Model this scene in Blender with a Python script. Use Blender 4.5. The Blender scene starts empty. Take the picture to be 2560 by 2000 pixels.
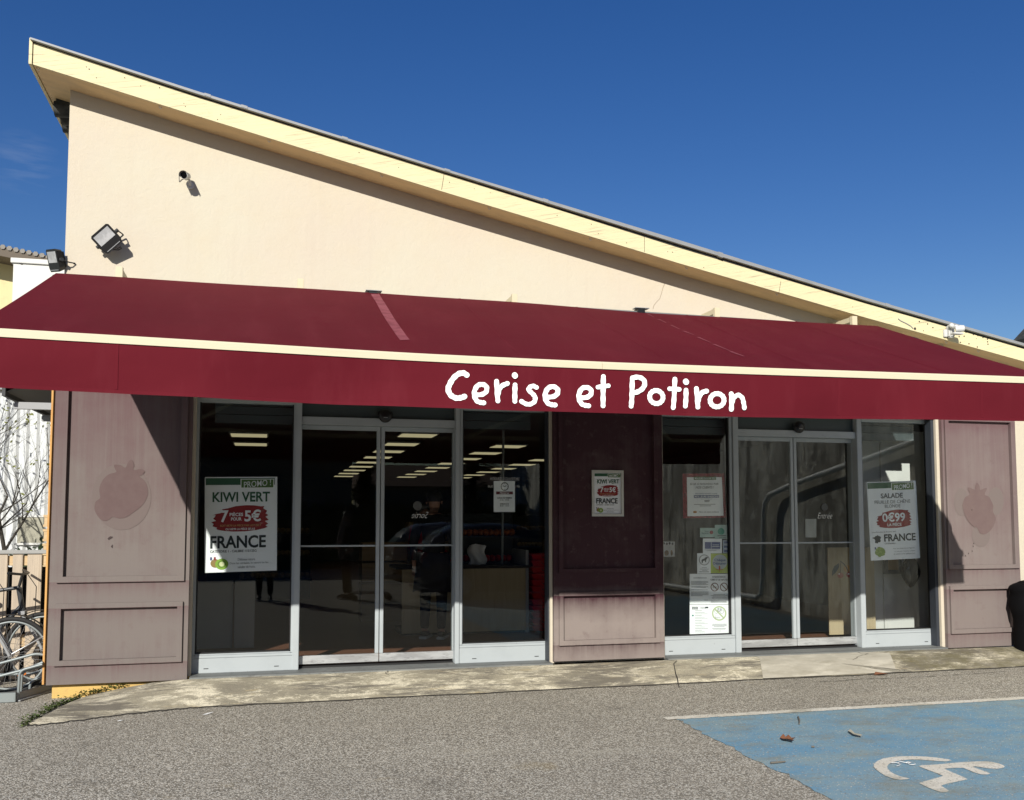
import bpy, bmesh, math, random
from mathutils import Vector, Matrix
R = math.radians
PI = math.pi
sc = bpy.context.scene
COL = sc.collection

# ------------------------------------------------------------------ camera
FPX, CXP, CYP = 2366.5, 1280.0, 1137.0          # focal length and principal point in photo pixels
YAW, PITCH, CAMH, CAMD = R(14.6), 0.0686, 1.40, 9.442
cam_d = bpy.data.cameras.new('camera')
cam = bpy.data.objects.new('camera', cam_d)
COL.objects.link(cam)
sc.camera = cam
cam_d.sensor_width = 36.0
cam_d.sensor_fit = 'HORIZONTAL'
cam_d.lens = 36.0 * FPX / 2560.0
cam_d.shift_x = 0.0
cam_d.shift_y = (CYP - 1000.0) / 2560.0
cam_d.clip_start = 0.02
cam_d.clip_end = 2000
FW = Vector((math.sin(YAW) * math.cos(PITCH), math.cos(YAW) * math.cos(PITCH), math.sin(PITCH)))
RT = Vector((math.cos(YAW), -math.sin(YAW), 0))
UP = RT.cross(FW)
CAM = Vector((0, -CAMD, CAMH))
cam.matrix_world = Matrix(((RT.x, UP.x, -FW.x, CAM.x), (RT.y, UP.y, -FW.y, CAM.y), (RT.z, UP.z, -FW.z, CAM.z), (0, 0, 0, 1)))

# measured photo position -> metres on the plane the thing really stands in
def ray(px, py): return FW + RT * ((px - CXP) / FPX) - UP * ((py - CYP) / FPX)
def W(px, py, Y=0.0):
    d = ray(px, py); return CAM + d * ((Y - CAM.y) / d.y)
def G(px, py, Z=-0.18):
    d = ray(px, py); return CAM + d * ((Z - CAM.z) / d.z)
def crop(ox, oy, s): return lambda x, y: (ox + x / s, oy + y / s)

# ------------------------------------------------------------------ light
SA, SC = 0.47, 0.535                             # sunlight moves +x and -z per metre of +y
SUNDIR = Vector((-SA, -1, SC)).normalized()      # towards the sun
world = bpy.data.worlds.new('World'); sc.world = world
world.use_nodes = True
wn = world.node_tree; wn.nodes.clear()
sky = wn.nodes.new('ShaderNodeTexSky'); sky.sky_type = 'NISHITA'; sky.sun_disc = False
sky.sun_elevation = math.asin(SUNDIR.z)
sky.sun_rotation = math.atan2(SUNDIR.x, SUNDIR.y)
sky.altitude = 200; sky.air_density = 1.1; sky.dust_density = 0.45; sky.ozone_density = 3.0
bg = wn.nodes.new('ShaderNodeBackground'); bg.inputs[1].default_value = 0.066
wo = wn.nodes.new('ShaderNodeOutputWorld')
hs = wn.nodes.new('ShaderNodeHueSaturation'); hs.inputs['Saturation'].default_value = 1.33; hs.inputs['Hue'].default_value = 0.517
wn.links.new(sky.outputs[0], hs.inputs['Color']); # one faint wisp of high cloud to the left of the roof
wd0 = ray(62, 408).normalized(); wtc = wn.nodes.new('ShaderNodeTexCoord')
wdot = wn.nodes.new('ShaderNodeVectorMath'); wdot.operation = 'DOT_PRODUCT'; wdot.inputs[1].default_value = wd0; wn.links.new(wtc.outputs['Generated'], wdot.inputs[0])
wmr = wn.nodes.new('ShaderNodeMapRange'); wmr.inputs[1].default_value = math.cos(R(1.9)); wmr.inputs[2].default_value = 1.0; wn.links.new(wdot.outputs['Value'], wmr.inputs[0])
wmp = wn.nodes.new('ShaderNodeMapping'); wmp.inputs['Scale'].default_value = (9, 9, 60); wn.links.new(wtc.outputs['Generated'], wmp.inputs[0])
wno = wn.nodes.new('ShaderNodeTexNoise'); wno.inputs['Scale'].default_value = 2.2; wno.inputs['Detail'].default_value = 6; wn.links.new(wmp.outputs[0], wno.inputs['Vector'])
wr = wn.nodes.new('ShaderNodeMapRange'); wr.inputs[1].default_value = .48; wr.inputs[2].default_value = .75; wr.inputs[4].default_value = .09; wn.links.new(wno.outputs['Fac'], wr.inputs[0])
wmu = wn.nodes.new('ShaderNodeMath'); wmu.operation = 'MULTIPLY'; wn.links.new(wmr.outputs[0], wmu.inputs[0]); wn.links.new(wr.outputs[0], wmu.inputs[1])
wmx = wn.nodes.new('ShaderNodeMix'); wmx.data_type = 'RGBA'; wn.links.new(wmu.outputs[0], wmx.inputs[0]); wn.links.new(hs.outputs[0], wmx.inputs[6]); wmx.inputs[7].default_value = (9, 9.4, 10, 1)
wn.links.new(wmx.outputs[2], bg.inputs[0]); wn.links.new(bg.outputs[0], wo.inputs[0])
sun_d = bpy.data.lights.new('sun', 'SUN'); sun_d.energy = 5.0; sun_d.angle = R(0.5); sun_d.color = (1.0, 0.95, 0.86)
sun = bpy.data.objects.new('sun', sun_d); COL.objects.link(sun)
sun.rotation_euler = (-SUNDIR).to_track_quat('-Z', 'Y').to_euler(); sun.location = SUNDIR * 40
sc.view_settings.view_transform = 'Standard'; sc.view_settings.look = 'None'
sc.view_settings.exposure = 0.36; sc.view_settings.gamma = 1.0; sc.view_settings.use_curve_mapping = False
sc.cycles.max_bounces = 8; sc.cycles.transparent_max_bounces = 16

# ------------------------------------------------------------------ materials
MATS = {}
def newmat(name):
    m = bpy.data.materials.new(name); m.use_nodes = True
    nt = m.node_tree
    return m, nt, nt.nodes['Principled BSDF']
def tc(nt, stretch=(1, 1, 1), rot=(0, 0, 0)):
    c = nt.nodes.new('ShaderNodeTexCoord'); mp = nt.nodes.new('ShaderNodeMapping')
    mp.inputs['Scale'].default_value = stretch; mp.inputs['Rotation'].default_value = rot
    nt.links.new(c.outputs['Object'], mp.inputs[0]); return mp.outputs[0]
def noise(nt, vec, scale, detail=4, rough=0.55, dist=0.0):
    n = nt.nodes.new('ShaderNodeTexNoise'); n.inputs['Scale'].default_value = scale
    n.inputs['Detail'].default_value = detail; n.inputs['Roughness'].default_value = rough
    n.inputs['Distortion'].default_value = dist
    nt.links.new(vec, n.inputs['Vector']); return n.outputs['Fac']
def ramp(nt, fac, stops, interp='LINEAR'):
    r = nt.nodes.new('ShaderNodeValToRGB'); cr = r.color_ramp; cr.interpolation = interp
    while len(cr.elements) < len(stops): cr.elements.new(0.5)
    for e, (p, c) in zip(cr.elements, stops):
        e.position = p; e.color = (c[0], c[1], c[2], 1) if hasattr(c, '__len__') else (c, c, c, 1)
    nt.links.new(fac, r.inputs[0]); return r.outputs[0]
def mixc(nt, fac, a, b, mode='MIX'):
    x = nt.nodes.new('ShaderNodeMix'); x.data_type = 'RGBA'; x.blend_type = mode
    if hasattr(fac, 'links') or not isinstance(fac, (int, float)): nt.links.new(fac, x.inputs[0])
    else: x.inputs[0].default_value = fac
    for v, i in ((a, 6), (b, 7)):
        if isinstance(v, (tuple, list)): x.inputs[i].default_value = (*v[:3], 1)
        else: nt.links.new(v, x.inputs[i])
    return x.outputs[2]
def math_(nt, op, a, b=None, clamp=False):
    x = nt.nodes.new('ShaderNodeMath'); x.operation = op; x.use_clamp = clamp
    for v, i in ((a, 0), (b, 1)):
        if v is None: continue
        if isinstance(v, (int, float)): x.inputs[i].default_value = v
        else: nt.links.new(v, x.inputs[i])
    return x.outputs[0]
def bump(nt, b, h, strength, dist=0.01):
    x = nt.nodes.new('ShaderNodeBump'); x.inputs['Strength'].default_value = strength; x.inputs['Distance'].default_value = dist
    nt.links.new(h, x.inputs['Height']); nt.links.new(x.outputs[0], b.inputs['Normal'])
def mk(name, col, rough=0.6, metal=0.0, spec=0.4, layers=(), bmp=None):
    """plain surface with wear: layers = (colour, scale, low, high, amount, stretch)"""
    if name in MATS: return MATS[name]
    m, nt, b = newmat(name)
    b.inputs['Roughness'].default_value = rough; b.inputs['Metallic'].default_value = metal
    b.inputs['Specular IOR Level'].default_value = spec
    b.inputs['Base Color'].default_value = (*col, 1)
    cur = tuple(col)
    for (c2, s, lo, hi, amt, st) in layers:
        f = noise(nt, tc(nt, st), s, 5, 0.6)
        f = ramp(nt, f, [(lo, 0.0), (hi, amt)])
        cur = mixc(nt, f, cur, c2)
    if layers: nt.links.new(cur, b.inputs['Base Color'])
    if bmp: bump(nt, b, noise(nt, tc(nt, bmp[2] if len(bmp) > 2 else (1, 1, 1)), bmp[0], 5, 0.6), bmp[1])
    MATS[name] = m
    return m
def emis(name, col, strength):
    m, nt, b = newmat(name); b.inputs['Base Color'].default_value = (0.3, 0.3, 0.3, 1)
    b.inputs['Emission Color'].default_value = (*col, 1); b.inputs['Emission Strength'].default_value = strength
    MATS[name] = m; return m

def make_glass(name, tint, r0):
    m, nt, b = newmat(name); nt.nodes.remove(b)
    out = nt.nodes['Material Output']
    g = nt.nodes.new('ShaderNodeNewGeometry')
    d = nt.nodes.new('ShaderNodeVectorMath'); d.operation = 'DOT_PRODUCT'
    nt.links.new(g.outputs['Incoming'], d.inputs[0]); nt.links.new(g.outputs['Normal'], d.inputs[1])
    c = math_(nt, 'ABSOLUTE', d.outputs['Value'])
    k = math_(nt, 'POWER', math_(nt, 'SUBTRACT', 1.0, c), 5.0)
    f = math_(nt, 'ADD', r0, math_(nt, 'MULTIPLY', k, 1 - r0), True)
    tr = nt.nodes.new('ShaderNodeBsdfTransparent'); tr.inputs[0].default_value = (*tint, 1)
    gl = nt.nodes.new('ShaderNodeBsdfGlossy'); gl.inputs['Roughness'].default_value = 0.0
    gl.inputs[0].default_value = (0.95, 1, 0.98, 1)
    mx = nt.nodes.new('ShaderNodeMixShader')
    nt.links.new(f, mx.inputs[0]); nt.links.new(tr.outputs[0], mx.inputs[1]); nt.links.new(gl.outputs[0], mx.inputs[2])
    nt.links.new(mx.outputs[0], out.inputs[0]); MATS[name] = m; return m
M_GLASS = make_glass('window_glass', (0.91, 0.94, 0.93), 0.046)

def make_plaster():
    m, nt, b = newmat('cream_render')
    v = tc(nt)
    f1 = ramp(nt, noise(nt, v, 0.7, 3), [(0.35, 0.0), (0.7, 1.0)])
    c = mixc(nt, f1, (0.705, 0.655, 0.525), (0.695, 0.61, 0.50))
    f2 = ramp(nt, noise(nt, v, 3.5, 6, 0.65), [(0.45, 0.0), (0.75, 0.35)])
    c = mixc(nt, f2, c, (0.70, 0.61, 0.45))
    drip = ramp(nt, noise(nt, tc(nt, (5, 5, 0.25)), 1.6, 5, 0.6), [(0.56, 0.0), (0.8, 0.22)])
    c = mixc(nt, drip, c, (0.60, 0.51, 0.40))
    spk = ramp(nt, noise(nt, v, 60, 2, 0.5), [(0.70, 0.0), (0.76, 0.25)])
    c = mixc(nt, spk, c, (0.5, 0.42, 0.32))
    nt.links.new(c, b.inputs['Base Color']); b.inputs['Roughness'].default_value = 0.9; b.inputs['Specular IOR Level'].default_value = 0.15
    h = math_(nt, 'ADD', noise(nt, v, 14, 6, 0.65, 0.8), math_(nt, 'MULTIPLY', noise(nt, v, 110, 3), 0.35))
    bump(nt, b, h, 0.34, 0.012)
    return m
M_PLASTER = make_plaster()
M_OCHRE = mk('ochre_paint', (0.75, 0.50, 0.16), 0.85, layers=[((0.55, 0.38, 0.16), 6, 0.5, 0.75, 0.6, (1, 1, 1))], bmp=(30, 0.3))
M_YELLOW = mk('pale_yellow_paint', (0.80, 0.69, 0.38), 0.8, layers=[((0.62, 0.52, 0.30), 5, 0.55, 0.8, 0.5, (1, 1, 1))], bmp=(40, 0.2))

def make_fascia():
    m, nt, b = newmat('yellow_painted_board')
    v = tc(nt, (1, 1, 1), (0, R(12.6), 0))                 # grain follows the slope of the board
    def st(x, z): 
        mp = nt.nodes.new('ShaderNodeMapping'); mp.inputs['Scale'].default_value = (x, 1, z); nt.links.new(v, mp.inputs[0]); return mp.outputs[0]
    grain = noise(nt, st(0.6, 26), 2.0, 6, 0.65)
    c = mixc(nt, ramp(nt, grain, [(0.35, 0.0), (0.65, 1.0)]), (0.86, 0.77, 0.475), (0.82, 0.72, 0.43))
    crack = ramp(nt, noise(nt, st(1.3, 60), 1.7, 5, 0.7), [(0.565, 0.0), (0.64, 0.75)])
    c = mixc(nt, crack, c, (0.42, 0.37, 0.24))
    pl = ramp(nt, noise(nt, st(2.5, 5), 3, 6, 0.7), [(0.62, 0.0), (0.72, 0.5)])
    c = mixc(nt, pl, c, (0.62, 0.55, 0.33))
    nt.links.new(c, b.inputs['Base Color']); b.inputs['Roughness'].default_value = 0.7
    bump(nt, b, grain, 0.25, 0.004)
    return m
M_FASCIA = make_fascia()
M_SOFFIT = mk('soffit_board', (0.92, 0.68, 0.37), 0.8, layers=[((0.52, 0.42, 0.28), 3, 0.45, 0.8, 0.5, (1, 3, 1))])
M_ZINC = mk('zinc_trim', (0.34, 0.355, 0.365), 0.6, 0.15, layers=[((0.2, 0.21, 0.22), 5, 0.5, 0.75, 0.5, (1, 1, 1))])
M_DARKTILE = mk('dark_roof_tile', (0.035, 0.04, 0.04), 0.85, layers=[((0.10, 0.10, 0.09), 9, 0.45, 0.7, 0.8, (1, 1, 1))], bmp=(30, 0.4))

def make_fabric():
    m, nt, b = newmat('burgundy_canvas')
    v = tc(nt)
    c = mixc(nt, ramp(nt, noise(nt, v, 0.9, 4), [(0.3, 0.0), (0.75, 1.0)]), (0.116, 0.0072, 0.0155), (0.140, 0.0105, 0.0195))
    f = ramp(nt, noise(nt, tc(nt, (2.2, 0.6, 0.5)), 2.2, 6, 0.65), [(0.50, 0.0), (0.75, 0.5)])
    c = mixc(nt, f, c, (0.165, 0.020, 0.031))
    nt.links.new(c, b.inputs['Base Color']); b.inputs['Roughness'].default_value = 0.85; b.inputs['Specular IOR Level'].default_value = 0.12
    h = math_(nt, 'ADD', noise(nt, tc(nt, (0.7, 0.7, 1.2)), 1.5, 3), math_(nt, 'MULTIPLY', noise(nt, v, 350, 1), 0.05))
    bump(nt, b, h, 0.45, 0.06)
    return m
M_RED = make_fabric()
M_TAPE = mk('faded_tape_mark', (0.30, 0.07, 0.09), 0.8, layers=[((0.20, 0.035, 0.05), 12, 0.45, 0.6, 0.9, (1, 1, 1))])
M_RAIL = mk('cream_aluminium', (0.80, 0.725, 0.52), 0.5, layers=[((0.62, 0.57, 0.42), 3, 0.55, 0.75, 0.5, (0.4, 1, 6))])
M_BRACKET = mk('cream_bracket_paint', (0.76, 0.68, 0.47), 0.6)
M_LETTER = mk('white_lettering', (0.86, 0.87, 0.85), 0.6)

def make_panel(name, z0, z1, low, high, amt=0.7, br=0.10, fades=()):
    """maroon paint bleached towards the bottom, where the awning no longer shelters it"""
    m, nt, b = newmat(name)
    c = nt.nodes.new('ShaderNodeTexCoord')
    geo = nt.nodes.new('ShaderNodeNewGeometry')
    sp = nt.nodes.new('ShaderNodeSeparateXYZ'); nt.links.new(geo.outputs['Position'], sp.inputs[0])
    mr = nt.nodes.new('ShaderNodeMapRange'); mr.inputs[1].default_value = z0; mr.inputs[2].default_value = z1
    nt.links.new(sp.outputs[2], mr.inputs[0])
    streak = noise(nt, tc(nt, (14, 14, 0.5)), 1.5, 6, 0.65)
    blot = noise(nt, tc(nt), 2.2, 5, 0.6)
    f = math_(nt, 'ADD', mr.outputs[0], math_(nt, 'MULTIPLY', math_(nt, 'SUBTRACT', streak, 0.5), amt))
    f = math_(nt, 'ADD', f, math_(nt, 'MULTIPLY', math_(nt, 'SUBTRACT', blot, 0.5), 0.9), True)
    for zt_ in fades:                                # paint sheltered just below a moulding kept its maroon
        m2 = nt.nodes.new('ShaderNodeMapRange'); m2.inputs[1].default_value = zt_ - 0.20; m2.inputs[2].default_value = zt_ + 0.02; nt.links.new(sp.outputs[2], m2.inputs[0])
        cut = math_(nt, 'LESS_THAN', sp.outputs[2], zt_ + 0.004)
        k_ = math_(nt, 'MULTIPLY', math_(nt, 'MULTIPLY', math_(nt, 'POWER', m2.outputs[0], 2.0), cut), math_(nt, 'MULTIPLY', streak, 1.3))
        f = math_(nt, 'ADD', f, k_, True)
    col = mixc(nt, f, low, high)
    brush = ramp(nt, noise(nt, tc(nt, (160, 160, 3)), 1.0, 3, 0.5), [(0.35, 0.0), (0.7, br)])
    col = mixc(nt, brush, col, tuple(min(1, x * 1.15) for x in low))
    dirt = ramp(nt, noise(nt, tc(nt), 9, 6, 0.7), [(0.57, 0.0), (0.70, 0.42)])
    col = mixc(nt, dirt, col, (0.17, 0.12, 0.115))
    nt.links.new(col, b.inputs['Base Color']); b.inputs['Roughness'].default_value = 0.75; b.inputs['Specular IOR Level'].default_value = 0.25
    bump(nt, b, noise(nt, tc(nt, (60, 60, 4)), 2, 4), 0.12, 0.004)
    return m
M_PANEL_L = lambda fades: make_panel('faded_maroon_panel', 1.1, 3.1, (0.205, 0.176, 0.164), (0.135, 0.066, 0.074), fades=fades)
M_PANEL_M = lambda fades: make_panel('sheltered_shade_painted_panel', 0.34, 0.74, (0.292, 0.246, 0.226), (0.062, 0.024, 0.032), 0.20, 0.02, fades=fades)  # upper colour: sheltered maroon, darkened further to paint in the awning's shade
M_PANEL_R = lambda fades: make_panel('sunny_maroon_panel', 0.6, 3.4, (0.235, 0.196, 0.184), (0.165, 0.100, 0.106), fades=fades)
M_EMBLEM = mk('ghost_mark', (0.134, 0.086, 0.084), 0.8, layers=[((0.152, 0.104, 0.10), 10, 0.4, 0.7, 0.8, (1, 1, 1))])
M_EMBLEM2 = mk('ghost_mark_pale', (0.172, 0.134, 0.126), 0.8)
M_EMBLEM_R = mk('ghost_mark_right', (0.162, 0.110, 0.106), 0.8, layers=[((0.18, 0.128, 0.12), 10, 0.4, 0.7, 0.8, (1, 1, 1))])
M_EMBLEM_R2 = mk('ghost_mark_right_pale', (0.194, 0.156, 0.146), 0.8)
M_CHIP = mk('chipped_paint', (0.06, 0.04, 0.04), 0.8)

M_ALU = mk('grey_window_frame', (0.47, 0.515, 0.535), 0.5, 0.0, 0.4, layers=[((0.38, 0.42, 0.44), 4, 0.45, 0.8, 0.5, (1, 1, 1)), ((0.25, 0.26, 0.26), 25, 0.66, 0.75, 0.4, (1, 1, 1))])
M_ALU_BARE = mk('scuffed_bare_metal', (0.55, 0.56, 0.56), 0.35, 0.55, layers=[((0.80, 0.82, 0.82), 3, 0.42, 0.6, 0.9, (1, 1, 5)), ((0.28, 0.28, 0.28), 9, 0.55, 0.7, 0.6, (1, 1, 4))])
M_SILL = mk('grey_sill_metal', (0.20, 0.215, 0.215), 0.6, 0.2, layers=[((0.33, 0.33, 0.31), 4, 0.45, 0.7, 0.7, (0.5, 2, 1)), ((0.1, 0.1, 0.1), 14, 0.58, 0.7, 0.7, (1, 1, 1))])
M_RUBBER = mk('black_rubber', (0.012, 0.012, 0.013), 0.6)
M_BLACK = mk('black_plastic', (0.012, 0.012, 0.013), 0.38)
M_SHUTTER = mk('dark_teal_shutter', (0.055, 0.075, 0.08), 0.55)
M_WHITE = mk('white_paint', (0.72, 0.73, 0.71), 0.55, layers=[((0.6, 0.6, 0.57), 4, 0.5, 0.8, 0.5, (1, 1, 1))])
M_PAPER = mk('poster_paper', (0.74, 0.76, 0.78), 0.7, bmp=(2.5, 0.25))
M_INK = mk('dark_ink', (0.025, 0.035, 0.04), 0.7)
M_INKG = mk('grey_ink', (0.16, 0.17, 0.18), 0.7)
M_INKR = mk('crimson_splash', (0.33, 0.022, 0.028), 0.7)
M_GREEN = mk('bottle_green', (0.03, 0.12, 0.06), 0.7)
M_LEAFG = mk('leaf_green_tag', (0.09, 0.19, 0.045), 0.7)
M_MINT = mk('mint_paper', (0.45, 0.62, 0.57), 0.7)
M_LIME = mk('lime_paper', (0.48, 0.60, 0.08), 0.7)
M_NAVY = mk('navy_ink', (0.05, 0.08, 0.26), 0.7)
M_KIWI = mk('kiwi_flesh', (0.26, 0.45, 0.05), 0.6)
M_KIWI2 = mk('kiwi_core', (0.70, 0.74, 0.42), 0.6)
M_KIWIS = mk('kiwi_skin', (0.34, 0.23, 0.08), 0.7)
M_LETTUCE = mk('lettuce_green', (0.20, 0.34, 0.05), 0.7, layers=[((0.36, 0.46, 0.12), 45, 0.4, 0.6, 1.0, (1, 1, 1)), ((0.07, 0.15, 0.02), 60, 0.58, 0.7, 0.8, (1, 1, 1))])
M_CHERRYP = mk('cherry_print', (0.24, 0.008, 0.016), 0.6, layers=[((0.46, 0.07, 0.08), 55, 0.5, 0.62, 1.0, (1, 1, 1)), ((0.03, 0.004, 0.006), 40, 0.55, 0.65, 1.0, (1, 1, 1))])

def make_asphalt(name='asphalt_gravel', paint=None):
    m, nt, b = newmat(name)
    v = tc(nt)
    def vor(s, dims=None):
        x = nt.nodes.new('ShaderNodeTexVoronoi'); x.inputs['Scale'].default_value = s; nt.links.new(v, x.inputs['Vector']); return x
    a = vor(112)
    sep = nt.nodes.new('ShaderNodeSeparateColor'); nt.links.new(a.outputs['Color'], sep.inputs[0])
    stone = ramp(nt, sep.outputs[0], [(0.0, (0.175, 0.158, 0.128)), (0.35, (0.35, 0.318, 0.258)), (0.58, (0.59, 0.535, 0.435)), (0.70, (1.0, 0.93, 0.78)), (1.0, (1.0, 0.99, 0.89))])
    edge = ramp(nt, a.outputs['Distance'], [(0.30, 0.0), (0.75, 0.75)])
    c = mixc(nt, edge, stone, (0.20, 0.186, 0.155))
    a2 = vor(58)
    sep2 = nt.nodes.new('ShaderNodeSeparateColor'); nt.links.new(a2.outputs['Color'], sep2.inputs[0])
    big = ramp(nt, sep2.outputs[1], [(0.74, 0.0), (0.78, 0.8)])
    core = ramp(nt, a2.outputs['Distance'], [(0.22, 1.0), (0.38, 0.0)])
    c = mixc(nt, math_(nt, 'MULTIPLY', big, core), c, (0.92, 0.88, 0.78))
    lg = ramp(nt, noise(nt, v, 0.55, 5, 0.6), [(0.35, 0.0), (0.72, 0.38)])
    c = mixc(nt, lg, c, (0.30, 0.278, 0.235))
    w = ramp(nt, noise(nt, tc(nt, (0.7, 1.4, 1)), 1.5, 5, 0.65), [(0.58, 0.0), (0.75, 0.35)])
    c = mixc(nt, w, c, (0.50, 0.45, 0.37))
    st = ramp(nt, noise(nt, v, 2.4, 4, 0.6), [(0.66, 0.0), (0.78, 0.35)])
    c = mixc(nt, st, c, (0.42, 0.33, 0.17))
    oil = ramp(nt, noise(nt, tc(nt, (1, 1.3, 1)), 0.9, 6, 0.7, 0.8), [(0.60, 0.0), (0.70, 0.35)])
    c = mixc(nt, oil, c, (0.16, 0.15, 0.13))
    pale = ramp(nt, noise(nt, tc(nt, (0.35, 1.2, 1)), 1.1, 6, 0.7), [(0.55, 0.0), (0.70, 0.30)])
    c = mixc(nt, pale, c, (0.68, 0.64, 0.53))
    hgt = math_(nt, 'SUBTRACT', 1.0, a.outputs['Distance'])
    if paint:
        pc, keep, tone2 = paint
        pv = mixc(nt, ramp(nt, noise(nt, tc(nt, (0.8, 1.3, 1)), 2.6, 6, 0.7), [(0.35, 0.0), (0.65, 1.0)]), pc, tone2)
        wear = noise(nt, v, 26, 7, 0.75)
        big_w = noise(nt, tc(nt, (0.8, 1.2, 1)), 1.7, 5, 0.65)
        f = math_(nt, 'ADD', math_(nt, 'MULTIPLY', wear, 1.0), math_(nt, 'MULTIPLY', big_w, 0.9))
        f = math_(nt, 'ADD', f, math_(nt, 'MULTIPLY', sep.outputs[2], 0.22))
        f = ramp(nt, f, [(keep, 1.0), (keep + 0.20, 0.10)])
        spots = ramp(nt, sep.outputs[1], [(0.88, 1.0), (0.94, 0.2)])
        f = math_(nt, 'MULTIPLY', f, spots)
        c = mixc(nt, f, c, pv)
        gr = ramp(nt, noise(nt, tc(nt, (0.8, 1.3, 1)), 2.1, 7, 0.75), [(0.50, 0.0), (0.64, 0.55)])
        c = mixc(nt, gr, c, (0.30, 0.29, 0.22))
    nt.links.new(c, b.inputs['Base Color']); b.inputs['Roughness'].default_value = 0.9; b.inputs['Specular IOR Level'].default_value = 0.2
    bump(nt, b, hgt, 0.55, 0.006)
    return m
M_ASPHALT = make_asphalt()
M_BLUE = make_asphalt('worn_blue_paint', ((0.19, 0.40, 0.58), 1.03, (0.34, 0.46, 0.49)))
M_ROADWHITE = make_asphalt('worn_white_paint', ((0.95, 0.93, 0.85), 1.11, (0.84, 0.79, 0.66)))

def make_concrete():
    m, nt, b = newmat('weathered_concrete')
    v = tc(nt)
    c = mixc(nt, ramp(nt, noise(nt, tc(nt, (0.8, 1.6, 1)), 1.3, 6, 0.65), [(0.40, 0.0), (0.58, 1.0)]), (0.35, 0.32, 0.245), (0.56, 0.51, 0.38))
    wh = ramp(nt, noise(nt, tc(nt, (0.9, 1.9, 1)), 2.3, 10, 0.85, 0.3), [(0.50, 0.0), (0.56, 0.95)])
    c = mixc(nt, wh, c, (0.95, 0.88, 0.68))
    dk = ramp(nt, noise(nt, tc(nt, (0.5, 2.2, 1)), 1.5, 10, 0.8, 0.3), [(0.50, 0.0), (0.57, 0.85)])
    c = mixc(nt, dk, c, (0.185, 0.168, 0.14))
    ye = ramp(nt, noise(nt, tc(nt, (0.7, 3, 1)), 3.1, 6, 0.7), [(0.60, 0.0), (0.72, 0.7)])
    c = mixc(nt, ye, c, (0.68, 0.54, 0.29))
    geo = nt.nodes.new('ShaderNodeNewGeometry'); sp = nt.nodes.new('ShaderNodeSeparateXYZ'); nt.links.new(geo.outputs['Position'], sp.inputs[0])
    mr = nt.nodes.new('ShaderNodeMapRange'); mr.inputs[1].default_value = 6.1; mr.inputs[2].default_value = 6.7; nt.links.new(sp.outputs[0], mr.inputs[0])
    mo = ramp(nt, noise(nt, v, 3.2, 7, 0.75), [(0.40, 0.0), (0.62, 1.0)])
    c = mixc(nt, math_(nt, 'MULTIPLY', math_(nt, 'MULTIPLY', mr.outputs[0], mo), 0.8), c, (0.17, 0.15, 0.075))
    fine = ramp(nt, noise(nt, v, 70, 5, 0.8), [(0.48, 0.0), (0.66, 0.6)])
    c = mixc(nt, fine, c, (0.20, 0.185, 0.15))
    nt.links.new(c, b.inputs['Base Color']); b.inputs['Roughness'].default_value = 0.9; b.inputs['Specular IOR Level'].default_value = 0.2
    bump(nt, b, math_(nt, 'ADD', noise(nt, v, 40, 6, 0.7), noise(nt, v, 7, 4)), 0.35, 0.012)
    return m
M_CONC = make_concrete()
M_CONCPATCH = mk('smooth_concrete_patch', (0.60, 0.565, 0.47), 0.85, layers=[((0.40, 0.37, 0.29), 2.5, 0.42, 0.7, 0.8, (1, 2.5, 1)), ((0.80, 0.76, 0.64), 4, 0.50, 0.66, 0.6, (1, 2, 1))], bmp=(45, 0.2))
M_CRACK = mk('dark_crack', (0.055, 0.05, 0.042), 0.95)
M_MOSS = mk('weed_leaf', (0.085, 0.135, 0.03), 0.75, layers=[((0.16, 0.19, 0.05), 18, 0.45, 0.65, 0.9, (1, 1, 1))])

def make_wood(name, a, bcol, stretch, dark=(0.2, 0.14, 0.08), sc_=2.0):
    m, nt, b = newmat(name)
    g = noise(nt, tc(nt, stretch), sc_, 6, 0.65, 0.6)
    c = mixc(nt, ramp(nt, g, [(0.3, 0.0), (0.7, 1.0)]), a, bcol)
    k = ramp(nt, noise(nt, tc(nt, tuple(s * 0.7 for s in stretch)), sc_ * 1.4, 4, 0.6, 1.0), [(0.60, 0.0), (0.72, 0.6)])
    c = mixc(nt, k, c, dark)
    nt.links.new(c, b.inputs['Base Color']); b.inputs['Roughness'].default_value = 0.8; b.inputs['Specular IOR Level'].default_value = 0.2
    bump(nt, b, g, 0.3, 0.004)
    return m
M_SLAT = make_wood('weathered_slat_wood', (0.46, 0.39, 0.31), (0.66, 0.55, 0.42), (22, 22, 0.7), (0.24, 0.17, 0.11))
M_PALLET = make_wood('fresh_pallet_wood', (0.62, 0.44, 0.25), (0.72, 0.55, 0.33), (1.0, 8, 14))
M_GREYWOOD = make_wood('grey_weathered_wood', (0.34, 0.34, 0.33), (0.46, 0.46, 0.44), (1, 12, 14), (0.2, 0.2, 0.19))
M_COUNTER = make_wood('pale_plywood', (0.42, 0.34, 0.21), (0.52, 0.43, 0.28), (7, 7, 0.5), (0.30, 0.22, 0.12))
M_CRATE = make_wood('crate_wood', (0.36, 0.25, 0.13), (0.44, 0.31, 0.17), (1, 1, 12))

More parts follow.
